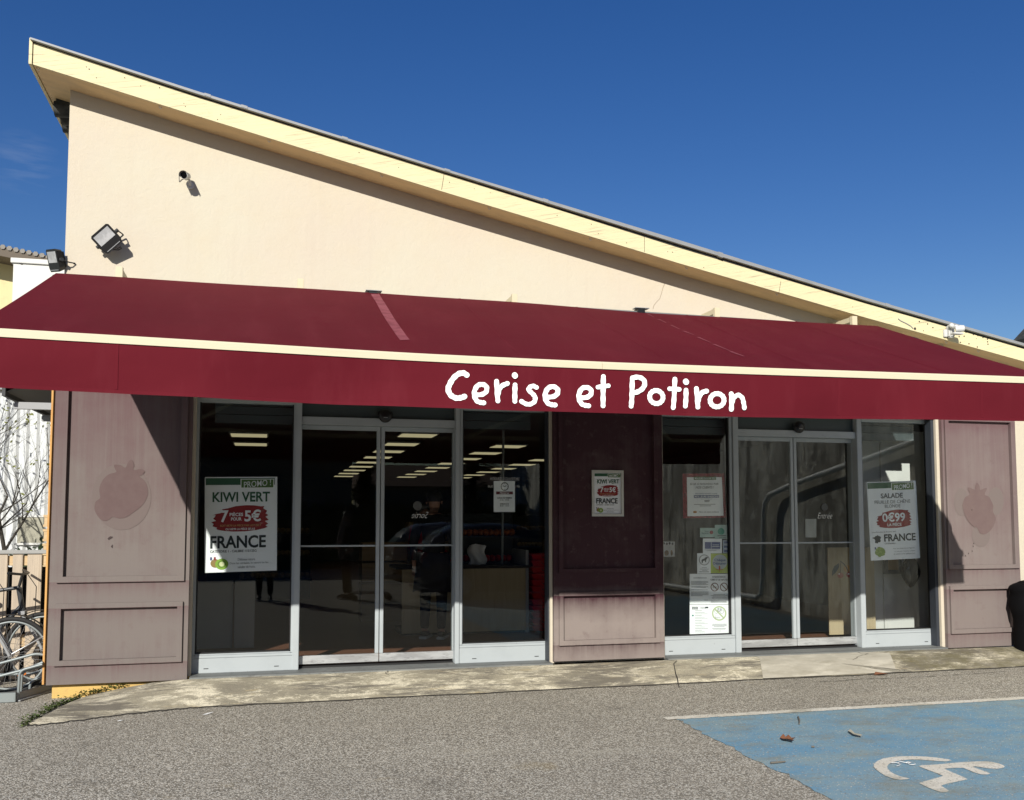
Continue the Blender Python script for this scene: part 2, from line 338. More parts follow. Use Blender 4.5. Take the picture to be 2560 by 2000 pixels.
def make_corrugated():
    m, nt, b = newmat('white_corrugated_sheet')
    v = tc(nt)
    c = mixc(nt, ramp(nt, noise(nt, tc(nt, (3, 1, 0.4)), 1.5, 5), [(0.4, 0.0), (0.75, 1.0)]), (0.74, 0.77, 0.78), (0.60, 0.62, 0.62))
    nt.links.new(c, b.inputs['Base Color']); b.inputs['Roughness'].default_value = 0.5
    return m
M_SHED = make_corrugated()
M_BARK = mk('tree_bark', (0.045, 0.040, 0.033), 0.9, layers=[((0.08, 0.07, 0.055), 20, 0.45, 0.7, 0.8, (1, 1, 0.3))], bmp=(30, 0.5))
M_TWIGLEAF = mk('young_leaf', (0.20, 0.22, 0.05), 0.7)
M_IVY = mk('ivy_leaf', (0.03, 0.055, 0.02), 0.6)
M_STEEL = mk('dark_steel', (0.045, 0.047, 0.05), 0.6)
M_STEELG = mk('light_grey_steel', (0.36, 0.37, 0.38), 0.5)
M_GALV = mk('galvanised_tube', (0.30, 0.335, 0.335), 0.5, 0.35, layers=[((0.30, 0.33, 0.34), 12, 0.45, 0.7, 0.7, (1, 1, 1))])
M_CHROME = mk('bright_metal', (0.72, 0.72, 0.72), 0.25, 0.9)
M_TYRE = mk('tyre_rubber', (0.02, 0.02, 0.021), 0.75, bmp=(60, 0.3))
M_BIKE = mk('bicycle_paint', (0.015, 0.015, 0.017), 0.3)
M_ORANGE = mk('orange_reflector', (0.65, 0.17, 0.02), 0.3)
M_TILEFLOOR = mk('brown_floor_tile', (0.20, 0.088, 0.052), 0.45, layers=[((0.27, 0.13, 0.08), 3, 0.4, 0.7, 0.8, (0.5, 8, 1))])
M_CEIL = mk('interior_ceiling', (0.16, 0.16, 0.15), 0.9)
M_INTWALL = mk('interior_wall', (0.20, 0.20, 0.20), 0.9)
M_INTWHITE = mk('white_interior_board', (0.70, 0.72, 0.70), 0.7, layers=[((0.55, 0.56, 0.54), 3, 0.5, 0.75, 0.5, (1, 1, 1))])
M_LAMP = emis('ceiling_lamp_glow', (1.0, 0.87, 0.50), 0.30)
M_BASKET = mk('red_basket_plastic', (0.48, 0.012, 0.015), 0.35)
M_CARD = mk('cardboard', (0.30, 0.20, 0.10), 0.9)
M_STRAW = mk('dry_leaf', (0.26, 0.11, 0.055), 0.8)
M_STICK = mk('grey_twig', (0.17, 0.155, 0.13), 0.9)
M_STRING = mk('white_string', (0.72, 0.74, 0.74), 0.7)
def make_oldwall():
    m, nt, b = newmat('old_rendered_wall'); v = tc(nt)
    c = mixc(nt, ramp(nt, noise(nt, v, 0.8, 6, 0.65, 0.4), [(0.43, 0.0), (0.56, 1.0)]), (1.0, 0.95, 0.82), (0.50, 0.47, 0.40))
    c = mixc(nt, ramp(nt, noise(nt, tc(nt, (1, 3, 0.5)), 1.6, 7, 0.7), [(0.50, 0.0), (0.60, 0.85)]), c, (0.26, 0.24, 0.20))
    c = mixc(nt, ramp(nt, noise(nt, v, 4.5, 7, 0.75), [(0.54, 0.0), (0.63, 0.7)]), c, (1.0, 0.96, 0.85))
    nt.links.new(c, b.inputs['Base Color']); b.inputs['Roughness'].default_value = 0.95; bump(nt, b, noise(nt, v, 9, 7, 0.7), 0.6, 0.02); return m
M_CWALL = make_oldwall()
M_PIPE = mk('grey_downpipe', (0.95, 0.95, 0.90), 0.45)
M_HOUSE = mk('house_render', (0.42, 0.38, 0.32), 0.9, layers=[((0.32, 0.29, 0.25), 1.5, 0.4, 0.7, 0.7, (1, 1, 1))])
M_ROOFT = mk('clay_roof_tile', (0.25, 0.12, 0.07), 0.9, layers=[((0.14, 0.08, 0.05), 4, 0.4, 0.7, 0.8, (1, 1, 1))], bmp=(10, 0.6))
M_FOL = mk('dark_foliage', (0.03, 0.055, 0.018), 0.8, layers=[((0.07, 0.10, 0.03), 3, 0.4, 0.65, 0.9, (1, 1, 1))])
M_SKIN = mk('skin', (0.48, 0.27, 0.19), 0.55)
M_HAIR = mk('dark_hair', (0.02, 0.015, 0.012), 0.6)
M_HAIRG = mk('grey_hair', (0.22, 0.21, 0.20), 0.6)
M_COAT = mk('beige_coat', (0.34, 0.27, 0.19), 0.85)
M_DARKCLOTH = mk('black_cloth', (0.014, 0.014, 0.017), 0.85)
M_REDCLOTH = mk('red_cloth', (0.42, 0.012, 0.02), 0.8)
M_JEANS = mk('dark_denim', (0.035, 0.045, 0.07), 0.9)
M_SCARF = mk('pale_checked_scarf', (0.42, 0.33, 0.30), 0.9, layers=[((0.09, 0.05, 0.05), 14, 0.5, 0.58, 0.9, (1, 1, 1))])
M_SHOE = mk('grey_shoe', (0.05, 0.05, 0.05), 0.7)
M_SOLE = mk('white_sole', (0.7, 0.7, 0.66), 0.6)

# ------------------------------------------------------------------ mesh helpers
class MB:
    def __init__(s): s.v = []; s.f = []; s.sm = []
    def add(s, vs, fs, smooth=False):
        o = len(s.v); s.v += [tuple(v) for v in vs]
        for f in fs: s.f.append([i + o for i in f]); s.sm.append(smooth)
    def box(s, x0, x1, y0, y1, z0, z1):
        if x0 > x1: x0, x1 = x1, x0
        if y0 > y1: y0, y1 = y1, y0
        if z0 > z1: z0, z1 = z1, z0
        s.add([(x0, y0, z0), (x1, y0, z0), (x1, y1, z0), (x0, y1, z0), (x0, y0, z1), (x1, y0, z1), (x1, y1, z1), (x0, y1, z1)],
              [(0, 3, 2, 1), (4, 5, 6, 7), (0, 1, 5, 4), (1, 2, 6, 5), (2, 3, 7, 6), (3, 0, 4, 7)]); return s
    def obox(s, c, ax, ay, az, hx, hy, hz):
        c = Vector(c); vs = []
        for k in (-1, 1):
            for i, j in ((-1, -1), (1, -1), (1, 1), (-1, 1)): vs.append(c + ax * hx * i + ay * hy * j + az * hz * k)
        s.add(vs, [(0, 3, 2, 1), (4, 5, 6, 7), (0, 1, 5, 4), (1, 2, 6, 5), (2, 3, 7, 6), (3, 0, 4, 7)]); return s
    def prism(s, pts, y0, y1):
        """polygon of (x, z) points extruded from y0 to y1"""
        n = len(pts)
        a = sum(pts[i][0] * pts[(i + 1) % n][1] - pts[(i + 1) % n][0] * pts[i][1] for i in range(n))
        if a < 0: pts = pts[::-1]
        vs = [(x, y0, z) for x, z in pts] + [(x, y1, z) for x, z in pts]
        s.add(vs, [list(range(n)), list(range(2 * n - 1, n - 1, -1))] + [(i + n, (i + 1) % n + n, (i + 1) % n, i) for i in range(n)]); return s
    def poly(s, pts): s.add(pts, [list(range(len(pts)))]); return s
    def tube(s, path, r, n=8, caps=True):
        path = [Vector(p) for p in path]; rings = []; rr = r if isinstance(r, (list, tuple)) else [r] * len(path)
        ref = None
        for i, p in enumerate(path):
            t = (path[min(i + 1, len(path) - 1)] - path[max(i - 1, 0)]).normalized()
            if ref is None: ref = Vector((0, 0, 1)) if abs(t.z) < 0.9 else Vector((1, 0, 0))
            u = t.cross(ref); 
            if u.length < 1e-4: u = t.cross(Vector((0.3, 1, 0.2)))
            u.normalize(); w = u.cross(t); ref = w
            rings.append([p + (u * math.cos(2 * PI * k / n) + w * math.sin(2 * PI * k / n)) * rr[i] for k in range(n)])
        vs = [v for rg in rings for v in rg]; fs = []
        for i in range(len(path) - 1):
            for k in range(n): fs.append((i * n + k, i * n + (k + 1) % n, (i + 1) * n + (k + 1) % n, (i + 1) * n + k))
        s.add(vs, fs, True)
        if caps: s.add(rings[0][::-1], [list(range(n))]); s.add(rings[-1], [list(range(n))])
        return s
    def ring(s, c, ax, r, rt, n=40, m=8, squash=1.0):
        """torus round c, axis ax"""
        ax = Vector(ax).normalized(); u = ax.orthogonal().normalized(); w = ax.cross(u); c = Vector(c); vs = []; fs = []
        for i in range(n):
            a = 2 * PI * i / n; d = u * math.cos(a) + w * math.sin(a)
            for k in range(m):
                b = 2 * PI * k / m; vs.append(c + d * (r + rt * math.cos(b)) + ax * rt * math.sin(b) * squash)
        for i in range(n):
            for k in range(m): fs.append((i * m + k, ((i + 1) % n) * m + k, ((i + 1) % n) * m + (k + 1) % m, i * m + (k + 1) % m))
        s.add(vs, fs, True); return s
    def ball(s, c, r, n=12, sx=1, sy=1, sz=1):
        vs = []; fs = []; m = n // 2
        for i in range(m + 1):
            th = PI * i / m
            for k in range(n):
                a = 2 * PI * k / n
                vs.append((c[0] + r * sx * math.sin(th) * math.cos(a), c[1] + r * sy * math.sin(th) * math.sin(a), c[2] + r * sz * math.cos(th)))
        for i in range(m):
            for k in range(n): fs.append((i * n + k, (i + 1) * n + k, (i + 1) * n + (k + 1) % n, i * n + (k + 1) % n))
        s.add(vs, fs, True); return s
    def disc(s, c, ax, r, n=24, th=0.002):
        ax = Vector(ax).normalized(); return s.tube([Vector(c) - ax * th / 2, Vector(c) + ax * th / 2], r, n)
    def grid(s, fn, nu, nv, smooth=True):
        o = [fn(i / nu, j / nv) for j in range(nv + 1) for i in range(nu + 1)]
        s.add(o, [(j * (nu + 1) + i, j * (nu + 1) + i + 1, (j + 1) * (nu + 1) + i + 1, (j + 1) * (nu + 1) + i) for j in range(nv) for i in range(nu)], smooth); return s
ORG = {}
def thing(name, label, cat, loc=(0, 0, 0), group=None, kind=None):
    o = bpy.data.objects.new(name, None); COL.objects.link(o); o.empty_display_size = 0.1
    o.location = loc; ORG[o.name] = Vector(loc); tag(o, label, cat, group, kind); return o
def tag(o, label=None, cat=None, group=None, kind=None):
    if label: o['label'] = label
    if cat: o['category'] = cat
    if group: o['group'] = group
    if kind: o['kind'] = kind
    return o
def obj(name, mb, mat, parent=None, loc=None, bevel=0.0, label=None):
    """one mesh object; vertices are given in world metres"""
    org = ORG[parent.name] if parent else Vector(loc) if loc else Vector((0, 0, 0))
    me = bpy.data.meshes.new(name)
    me.from_pydata([(v[0] - org.x, v[1] - org.y, v[2] - org.z) for v in mb.v], [], mb.f)
    me.polygons.foreach_set('use_smooth', mb.sm); me.update()
    if bevel:
        bm = bmesh.new(); bm.from_mesh(me)
        eds = [e for e in bm.edges if len(e.link_faces) == 2 and e.calc_face_angle(0) > 0.6]
        bmesh.ops.bevel(bm, geom=eds, offset=bevel, segments=2, affect='EDGES', clamp_overlap=True)
        bm.to_mesh(me); bm.free()
    me.materials.append(mat)
    o = bpy.data.objects.new(name, me); COL.objects.link(o)
    ORG[o.name] = org
    if parent: o.parent = parent
    else: o.location = org
    if label: o['label'] = label
    return o
def dup(root, loc, label=None):
    r = root.copy(); COL.objects.link(r); r.location = loc
    if label: r['label'] = label
    for ch in root.children:
        c = ch.copy(); COL.objects.link(c); c.parent = r
        for g in ch.children:
            d = g.copy(); COL.objects.link(d); d.parent = c
    return r
def single(name, mb, mat, label, cat, group=None, bevel=0.0, kind=None):
    n = len(mb.v); c = Vector((sum(v[0] for v in mb.v) / n, sum(v[1] for v in mb.v) / n, min(v[2] for v in mb.v)))
    return tag(obj(name, mb, mat, None, c, bevel), label, cat, group, kind)

def text(s, x0, x1, z0, z1, Y, mat, parent, bold=0.0, name='lettering', mirror=False, shear=0.0):
    """writing fitted into the box x0..x1, z0..z1 on the plane y = Y, facing the street"""
    cu = bpy.data.curves.new('t', 'FONT'); cu.body = s; cu.size = 1.0; cu.offset = bold; cu.shear = shear; cu.resolution_u = 3
    t = bpy.data.objects.new('t', cu); COL.objects.link(t)
    dg = bpy.context.evaluated_depsgraph_get(); dg.update()
    me = bpy.data.meshes.new_from_object(t.evaluated_get(dg))
    vs = [v.co.copy() for v in me.vertices]; fs = [list(p.vertices) for p in me.polygons]
    bpy.data.objects.remove(t); bpy.data.curves.remove(cu); bpy.data.meshes.remove(me)
    if not vs: return None
    ax, bx = min(v.x for v in vs), max(v.x for v in vs); ay, by = min(v.y for v in vs), max(v.y for v in vs)
    mb = MB(); pts = []
    for v in vs:
        u = (v.x - ax) / (bx - ax); w = (v.y - ay) / (by - ay)
        if mirror: u = 1 - u
        pts.append((x0 + (x1 - x0) * u, Y, z0 + (z1 - z0) * w))
    mb.add(pts, fs)
    return obj(name, mb, mat, parent)
def ribbon(mb, pts, hw, P, lift0=0.0, lift1=0.003):
    """brush stroke through crop points with round ends; P maps (x, y, lift) to metres"""
    dense = []
    n = len(pts)
    for i in range(n - 1):
        p0, p1, p2, p3 = (Vector(pts[max(i - 1, 0)]), Vector(pts[i]), Vector(pts[i + 1]), Vector(pts[min(i + 2, n - 1)]))
        for k in range(8):
            t = k / 8
            dense.append(0.5 * ((2 * p1) + (p2 - p0) * t + (2 * p0 - 5 * p1 + 4 * p2 - p3) * t * t + (3 * p1 - p0 - 3 * p2 + p3) * t ** 3))
    dense.append(Vector(pts[-1])); m = len(dense); L = []; Rr = []
    for i, p in enumerate(dense):
        t = (dense[min(i + 1, m - 1)] - dense[max(i - 1, 0)]).normalized(); nn = Vector((-t.y, t.x))
        w = hw * (1 + 0.08 * math.sin(i * 0.9 + pts[0][0])); l = lift0 + (lift1 - lift0) * i / max(1, m - 1)
        L.append(P(p.x + nn.x * w, p.y + nn.y * w, l)); Rr.append(P(p.x - nn.x * w, p.y - nn.y * w, l))
    mb.add(L + Rr, [(i, i + 1, m + i + 1, m + i) for i in range(m - 1)])
    for e, d in ((0, -1), (m - 1, 1)):
        p = dense[e]; t = (dense[min(e + 1, m - 1)] - dense[max(e - 1, 0)]).normalized() * d; nn = Vector((-t.y, t.x)); l = lift0 + (lift1 - lift0) * e / max(1, m - 1)
        fan = [P(p.x + (nn.x * math.cos(a) + t.x * math.sin(a)) * hw, p.y + (nn.y * math.cos(a) + t.y * math.sin(a)) * hw, l) for a in [PI * k / 8 for k in range(9)]]
        mb.add(fan, [list(range(9))])

# ================================================================== SETTING
GZ = -0.18
g = MB(); g.add([(-120, -120, GZ), (120, -120, GZ), (120, 140, GZ), (-120, 140, GZ)], [(0, 1, 2, 3)])
tag(obj('car_park', g, M_ASPHALT), 'grey brown gravelly asphalt car park in front of the shop', 'ground', kind='structure')

# concrete apron sloping from the door sill to the asphalt, flaring out at its left end
TOPL = [(-1.70, -1.18, -.172), (-1.66, -.85, -.168), (-1.60, -.50, -.165), (-1.50, -.24, -.158), (-1.25, -.21, -.115), (-.95, -.22, -.068), (-.70, -.255, -.047), (-.5, -.262, -.046), (1.5, -.262, -.046), (4, -.262, -.046), (6.5, -.262, -.046), (9.2, -.262, -.05)]
FOOTL = [(-1.74, -1.36), (-1.58, -1.33), (-1.38, -1.24), (-1.12, -1.11), (-.85, -1.02), (-.65, -.965), (-.5, -.94), (-.1, -.935), (1.5, -.90), (4, -.885), (6.5, -.87), (9.2, -.80)]
rng = random.Random(3)
def apron(u, v):
    t = u * (len(TOPL) - 1); i = min(int(t), len(TOPL) - 2); f = t - i
    a = Vector(TOPL[i]).lerp(Vector(TOPL[i + 1]), f)
    b = Vector((*FOOTL[i], GZ - .004)).lerp(Vector((*FOOTL[i + 1], GZ - .004)), f)
    jit = 0.012 * math.sin(u * 91) + 0.008 * math.sin(u * 217 + 1)
    p = a.lerp(b, v); 
    if v > .7: p.y += jit * (v - .7) / .3
    p.z += 0.022 * math.sin(PI * v) * (1 if v < 1 else 0)
    return p
ap = MB().grid(apron, 132, 14)
apron_o = tag(obj('concrete_apron', ap, M_CONC), 'stained sloping concrete strip along the foot of the shop front', 'pavement', kind='structure')
def on_apron(x, y):
    top, foot = -.262, -.90
    v = min(1, max(0, (y - top) / (foot - top))); return -.046 + (GZ - .004 + .046) * v + .022 * math.sin(PI * v)
pp = crop(1600, 1600, 2.275)
patch = [(650, 92), (790, 72), (930, 70), (1080, 72), (1230, 66), (1330, 72), (1420, 92), (1480, 125), (1530, 150), (1590, 182), (1480, 184), (1300, 190), (1100, 200), (880, 210), (800, 195), (735, 160), (680, 122)]
pm = MB(); pts = []
for x, y in patch:
    q = G(*pp(x, y), -.09)
    for _ in range(4): q = G(*pp(x, y), on_apron(q.x, q.y) + .004)
    pts.append((q.x, max(-.862, min(q.y, -.275))))
cx_ = sum(p[0] for p in pts) / len(pts); cy_ = sum(p[1] for p in pts) / len(pts)
def patchfn(u, v):
    t = (u % 1.0) * len(pts); i = int(t) % len(pts); f = t - int(t); a = pts[i]; b = pts[(i + 1) % len(pts)]
    x = a[0] + (b[0] - a[0]) * f; y = a[1] + (b[1] - a[1]) * f
    x = cx_ + (x - cx_) * v; y = cy_ + (y - cy_) * v
    return (x, y, on_apron(x, y) + .005)
pm.grid(patchfn, 68, 8)
obj('smooth_patch', pm, M_CONCPATCH, apron_o)
def crack_path(cr, pts, w):
    mb = MB(); P = []
    for x, y in pts:
        q = G(*cr(x, y), -.09)
        for _ in range(4): q = G(*cr(x, y), on_apron(q.x, q.y) + .004)
        P.append(Vector((q.x, q.y, on_apron(q.x, q.y) + .010)))
    D = []
    for i in range(len(P) - 1):
        for k in range(5):
            p = P[i].lerp(P[i + 1], k / 5); p.x += rng.uniform(-.008, .008); p.y += rng.uniform(-.008, .008); D.append(p)
    D.append(P[-1])
    for i in range(len(D) - 1):
        t = (D[i + 1] - D[i]).normalized(); n = Vector((-t.y, t.x, 0)) * w * rng.uniform(.5, 1.2)
        mb.add([D[i] + n, D[i + 1] + n, D[i + 1] - n, D[i] - n], [(0, 1, 2, 3)])
    return mb
obj('crack', crack_path(pp, [(175, 118), (205, 135), (190, 160), (222, 195), (240, 226)], .0045), M_CRACK, apron_o)
obj('crack', crack_path(pp, [(1235, 72), (1260, 90), (1300, 100), (1260, 110), (1210, 122)], .004), M_CRACK, apron_o)
obj('crack', crack_path(crop(700, 980, 2.37), [(630, 1632), (640, 1660), (622, 1690), (650, 1705)], .004), M_CRACK, apron_o)
# dark joint between concrete and asphalt
jm = MB(); prev = None
for i in range(241):
    p = apron(i / 240, 1.0); a = (p.x, p.y - .012 - .007 * math.sin(i * 1.7), GZ + .004); b = (p.x, p.y + .016, GZ + .0075)
    if prev: jm.add([prev[0], a, b, prev[1]], [(0, 1, 2, 3)])
    prev = (a, b)
obj('joint', jm, M_CRACK, apron_o)

prev = None; ac = MB(); cr_ = [(1000, 236), (1130, 232), (1260, 222), (1400, 218), (1520, 212), (1680, 205), (1800, 198), (1960, 186), (2100, 178)]
D_ = []
for i in range(len(cr_) - 1):
    for k in range(6):
        x = cr_[i][0] + (cr_[i + 1][0] - cr_[i][0]) * k / 6; y = cr_[i][1] + (cr_[i + 1][1] - cr_[i][1]) * k / 6 + rng.uniform(-1.6, 1.6); D_.append(G(*pp(x, y), GZ + .004))
for i in range(len(D_) - 1):
    w_ = Vector((0, .007 * rng.uniform(.3, 1.2), 0)); ac.add([D_[i] - w_, D_[i + 1] - w_, D_[i + 1] + w_, D_[i] + w_], [(0, 1, 2, 3)])
obj('asphalt_crack', ac, M_CRACK, bpy.data.objects['car_park'])

# blue disabled bay
bx = MB(); rag = random.Random(8)
edge = []
for k in range(90):
    t = k / 89; y = -2.39 - t * 6.5; x = 3.185 - .048 * (t * 6.5 / 2.19) + rag.uniform(-.02, .02) + .012 * math.sin(k * .6); edge.append((x, y, GZ + .004))
bx.poly(edge + [(8.45, -8.89, GZ + .004), (8.45, -2.39, GZ + .004)])
bay = tag(obj('parking_bay', bx, M_BLUE), 'worn pale blue painted disabled parking bay on the asphalt', 'parking bay', kind='structure')
ln = MB(); top = []; bot = []
for k in range(160):
    x = 3.10 + k / 159 * 5.4
    top.append((x, -2.305 + rag.uniform(-.008, .008), GZ + .008)); bot.append((x, -2.405 + rag.uniform(-.008, .008), GZ + .008))
ln.add(top + bot, [(160 + i, 161 + i, i + 1, i) for i in range(159)])
obj('bay_line', ln, M_ROADWHITE, bay)
wc = crop(2160, 1870, 5.747)
arc_o = [(1265, 178), (1200, 158), (1050, 138), (880, 122), (700, 116), (540, 118), (400, 128), (280, 148), (190, 185), (148, 225), (138, 262), (165, 300), (230, 350), (310, 400), (420, 440), (520, 456), (600, 450), (662, 438), (600, 425), (520, 405), (440, 375), (380, 340), (340, 300), (332, 265), (355, 230), (420, 200), (520, 178), (660, 165), (800, 165), (950, 178), (1080, 188), (1180, 190)]
man = [(785, 260), (830, 248), (1050, 236), (1250, 216), (1420, 203), (1560, 194), (1700, 190), (1830, 198), (1930, 220), (2000, 245), (2024, 268), (1990, 288), (1900, 298), (1790, 292), (1690, 276), (1600, 262), (1560, 268), (1640, 300), (1740, 335), (1815, 365), (1780, 380), (1680, 378), (1570, 345), (1430, 285), (1320, 284), (1220, 290), (1150, 296), (1250, 340), (1380, 395), (1490, 448), (1440, 460), (1320, 485), (1190, 512), (1110, 540), (1160, 575), (1220, 612), (1190, 630), (1110, 634), (1040, 612), (940, 575), (790, 505), (860, 480), (1000, 440), (1140, 400), (1060, 365), (920, 315)]
sy = MB()
for polyg in (arc_o, man):
    sy.poly([(G(*wc(x, y), GZ + .008).x, G(*wc(x, y), GZ + .008).y, GZ + .008) for x, y in polyg][::-1])
obj('wheelchair_symbol', sy, M_ROADWHITE, bay)

# ================================================================== SHOP BUILDING
B = thing('shop_building', 'cream rendered shop with a mono pitch roof, maroon wooden panels and glass doors', 'shop', (3, 0, 0))
RL = [(-2.06, 5.432, 5.626, 5.649), (-.643, 5.110, 5.286, 5.322), (1.602, 4.614, 4.794, 4.826), (4.137, 4.066, 4.227, 4.291), (6.315, 3.620, 3.775, 3.822), (8.405, 3.219, 3.362, 3.411), (11.0, 2.74, 2.88, 2.925)]
def rl(x, k):
    for i in range(len(RL) - 1):
        if x <= RL[i + 1][0] or i == len(RL) - 2:
            a, b = RL[i], RL[i + 1]; return a[k] + (b[k] - a[k]) * (x - a[0]) / (b[0] - a[0])
WX0, WX1, ZT = -1.812, 9.05, 2.565
xs = [x for x in (-.643, 1.602, 4.137, 6.315, 8.405)]
wm = MB()
wm.prism([(WX0, ZT), (WX1, ZT), (WX1, rl(WX1, 1))] + [(x, rl(x, 1)) for x in xs[::-1]] + [(WX0, rl(WX0, 1))], -.17, .14)
PIERS = [(WX0, -.640), (2.815, 4.062), (7.455, WX1)]
for a, b in PIERS:
    wm.box(a, b, -.17, -.037, -.045 if a > -1 else -.03, ZT); wm.box(a + (.095 if a > 0 else 0), b - (.03 if b < 8 else 0), -.037, .14, -.03, ZT)
wm.box(WX0, WX0 + .25, .14, 16, -.2, 5.2)
obj('wall', wm, M_PLASTER, B)
pl = MB(); pl.box(WX0 + .01, -.640, -.165, .14, -.3, -.03); obj('plinth', pl, M_OCHRE, B)
# roof
so = MB(); so.prism([(x[0], x[1]) for x in RL] + [(x[0], x[1] + .03) for x in RL[::-1]], -.476, 15); obj('soffit', so, M_SOFFIT, B)
fa = MB(); fa.prism([(x[0], x[1] - .003) for x in RL] + [(x[0], x[2]) for x in RL[::-1]], -.50, -.478); fa_o = obj('fascia_board', fa, M_FASCIA, B)
for px_, dx_, py0, py1 in ((1110, -6, 436, 474), (1611, 0, 592, 630), (1952, -5, 703, 733)):
    a = W(px_, py0, -.5); b = W(px_ + dx_, py1, -.5)
    bj = MB(); bj.add([(a.x - .0022, -.5015, a.z), (a.x + .0022, -.5015, a.z), (b.x + .0022, -.5015, b.z), (b.x - .0022, -.5015, b.z)], [(3, 2, 1, 0)])
    obj('board_joint', bj, M_CRACK, fa_o)
nl = random.Random(12)
fz = crop(2240, 780, 9.1)
nails = [(W(*fz(x, y), -.5), .016 if x == 430 else .008) for x, y in [(528, 218), (718, 272), (838, 355), (1435, 560), (1548, 552), (1590, 462), (1758, 512), (1860, 538), (1976, 580), (2080, 618), (2082, 678), (2090, 732), (1462, 690), (1658, 722), (1848, 795), (430, 380), (1110, 540)]]
for k in range(26):
    x = nl.uniform(-1.9, 8); nails.append((Vector((x, -.5, rl(x, 1) + nl.uniform(.02, .15))), nl.uniform(.003, .0055)))
for p, r_ in nails:
    nm = MB(); nm.tube([(p.x, -.503, p.z), (p.x, -.4995, p.z)], r_, 7); obj('nail_head', nm, M_CRACK, fa_o)
for px_, py_ in ((92, 166), (398, 263), (670, 347), (952, 433), (1221, 517), (1474, 594), (1714, 666), (1940, 733), (2364, 852), (2444, 875)):
    p = W(px_, py_, -.45); z = rl(p.x, 1)
    hk = MB(); hk.tube([(p.x, -.45, z), (p.x, -.45, z - .012), (p.x + .012, -.45, z - .026), (p.x + .022, -.45, z - .016), (p.x + .020, -.45, z - .008)], .0035, 6)
    obj('soffit_hook', hk, M_WHITE, B)
rd = MB(); rd.prism([(x[0] - .01, x[2] + .002) for x in RL] + [(x[0] - .01, x[3] - .008) for x in RL[::-1]], -.505, 15); obj('roof_deck', rd, M_DARKTILE, B)
zt = MB(); zt.prism([(x[0] - .02, x[2] + (x[3] - x[2]) * .45) for x in RL] + [(x[0] - .02, x[3] + .004) for x in RL[::-1]], -.545, -.507)
zs = crop(0, 0, 1)
for px_, py_ in ((513, 241), (605, 270), (856, 350), (1358, 506), (1112, 430), (1795, 638), (2213, 764)):
    p = W(px_, py_, -.53); z0 = rl(p.x, 2) + .012; z1 = rl(p.x, 3) + .004
    zt.prism([(p.x - .006, z0 + .006), (p.x + .05, z0 - .008), (p.x + .05, z1 - .010), (p.x - .006, z1 + .002)], -.549, -.50)
obj('zinc_edge', zt, M_ZINC, B)
ve = MB(); ve.box(-2.092, -2.066, -.515, 15, 5.425, 5.66); obj('verge_board', ve, M_FASCIA, B)
et = MB()
for k in range(26):
    y = .22 + k * .19
    et.tube([(-2.02 + .02 * (k % 2), y, 5.335), (-1.80, y, 5.345)], .075, 10)
et.box(-2.0, -1.8, .16, 5.2, 5.34, 5.43)
obj('eave_tiles', et, M_DARKTILE, B)
# hairline crack in the render
ck = MB(); cq = crop(1560, 520, 3.64); prev = None
for x, y in [(372, 683), (352, 730), (342, 770), (325, 825), (290, 860), (270, 890), (264, 918)]:
    p = W(*cq(x, y), -.17)
    if prev: ck.add([(prev.x - .003, -.1725, prev.z), (p.x - .003, -.1725, p.z), (p.x + .003, -.1725, p.z), (prev.x + .003, -.1725, prev.z)], [(0, 1, 2, 3)])
    prev = p
obj('render_crack', ck, mk('hairline_crack', (0.42, 0.34, 0.25), 0.95), B)

# wooden panels with raised mouldings
def panel(x0, x1, z0, mat, frames, emblems, chips):
    """frames: (outer x0,x1,z0,z1, inner x0,x1,z0,z1); the field inside a moulding is cut back"""
    mat = mat([f[7] for f in frames] + [f[2] for f in frames])
    b = MB(); yF, yB, yR = -.222, -.173, -.203
    fr = sorted(frames, key=lambda f: f[6])
    zc = z0
    for f in fr:                                     # board around the recessed fields
        ix0, ix1, iz0, iz1 = f[4:]
        b.box(x0, x1, yF, yB, zc, iz0); b.box(x0, ix0, yF, yB, iz0, iz1); b.box(ix1, x1, yF, yB, iz0, iz1)
        b.box(ix0, ix1, yR, yB, iz0, iz1); zc = iz1
    if zc < ZT + .25: b.box(x0, x1, yF, yB, zc, ZT + .25)
    p = obj('wood_panel', b, mat, B)
    for f in fr:
        ox0, ox1, oz0, oz1, ix0, ix1, iz0, iz1 = f; m = MB(); y0, y1 = -.247, -.2225
        m.prism([(ox0, oz0), (ox1, oz0), (ix1, iz0), (ix0, iz0)], y0, y1); m.prism([(ox0, oz1), (ix0, iz1), (ix1, iz1), (ox1, oz1)], y0, y1)
        m.prism([(ox0, oz0), (ix0, iz0), (ix0, iz1), (ox0, oz1)], y0, y1); m.prism([(ox1, oz0), (ox1, oz1), (ix1, iz1), (ix1, iz0)], y0, y1)
        obj('moulding', m, mat, p)
    for mat_e, polys, lift in emblems:
        for pg in polys:
            e = MB(); e.poly([(q.x, yR - lift, q.z) for q in pg]); obj('fruit_emblem', e, mat_e, p)
    for pg in chips:
        c = MB(); c.poly([(q.x, (yR if k_ == 0 else yF) - .006, q.z) for q, k_ in pg]); obj('paint_chip', c, M_CHIP, p)
    return p
def XZ(c, pts, Y=-.22): return [W(*c(x, y), Y) for x, y in pts]
def fr_from(c, o, i):
    """outer and inner moulding corners given as crop points (left, top, right, bottom edges measured mid-side)"""
    r = []
    for (lx, ly), (tx, ty), (rx, ry), (bx_, by_) in (o, i):
        r += [W(*c(lx, ly), -.23).x, W(*c(rx, ry), -.23).x, W(*c(bx_, by_), -.23).z, W(*c(tx, ty), -.23).z]
    return r
c2 = crop(0, 960, 1.896)
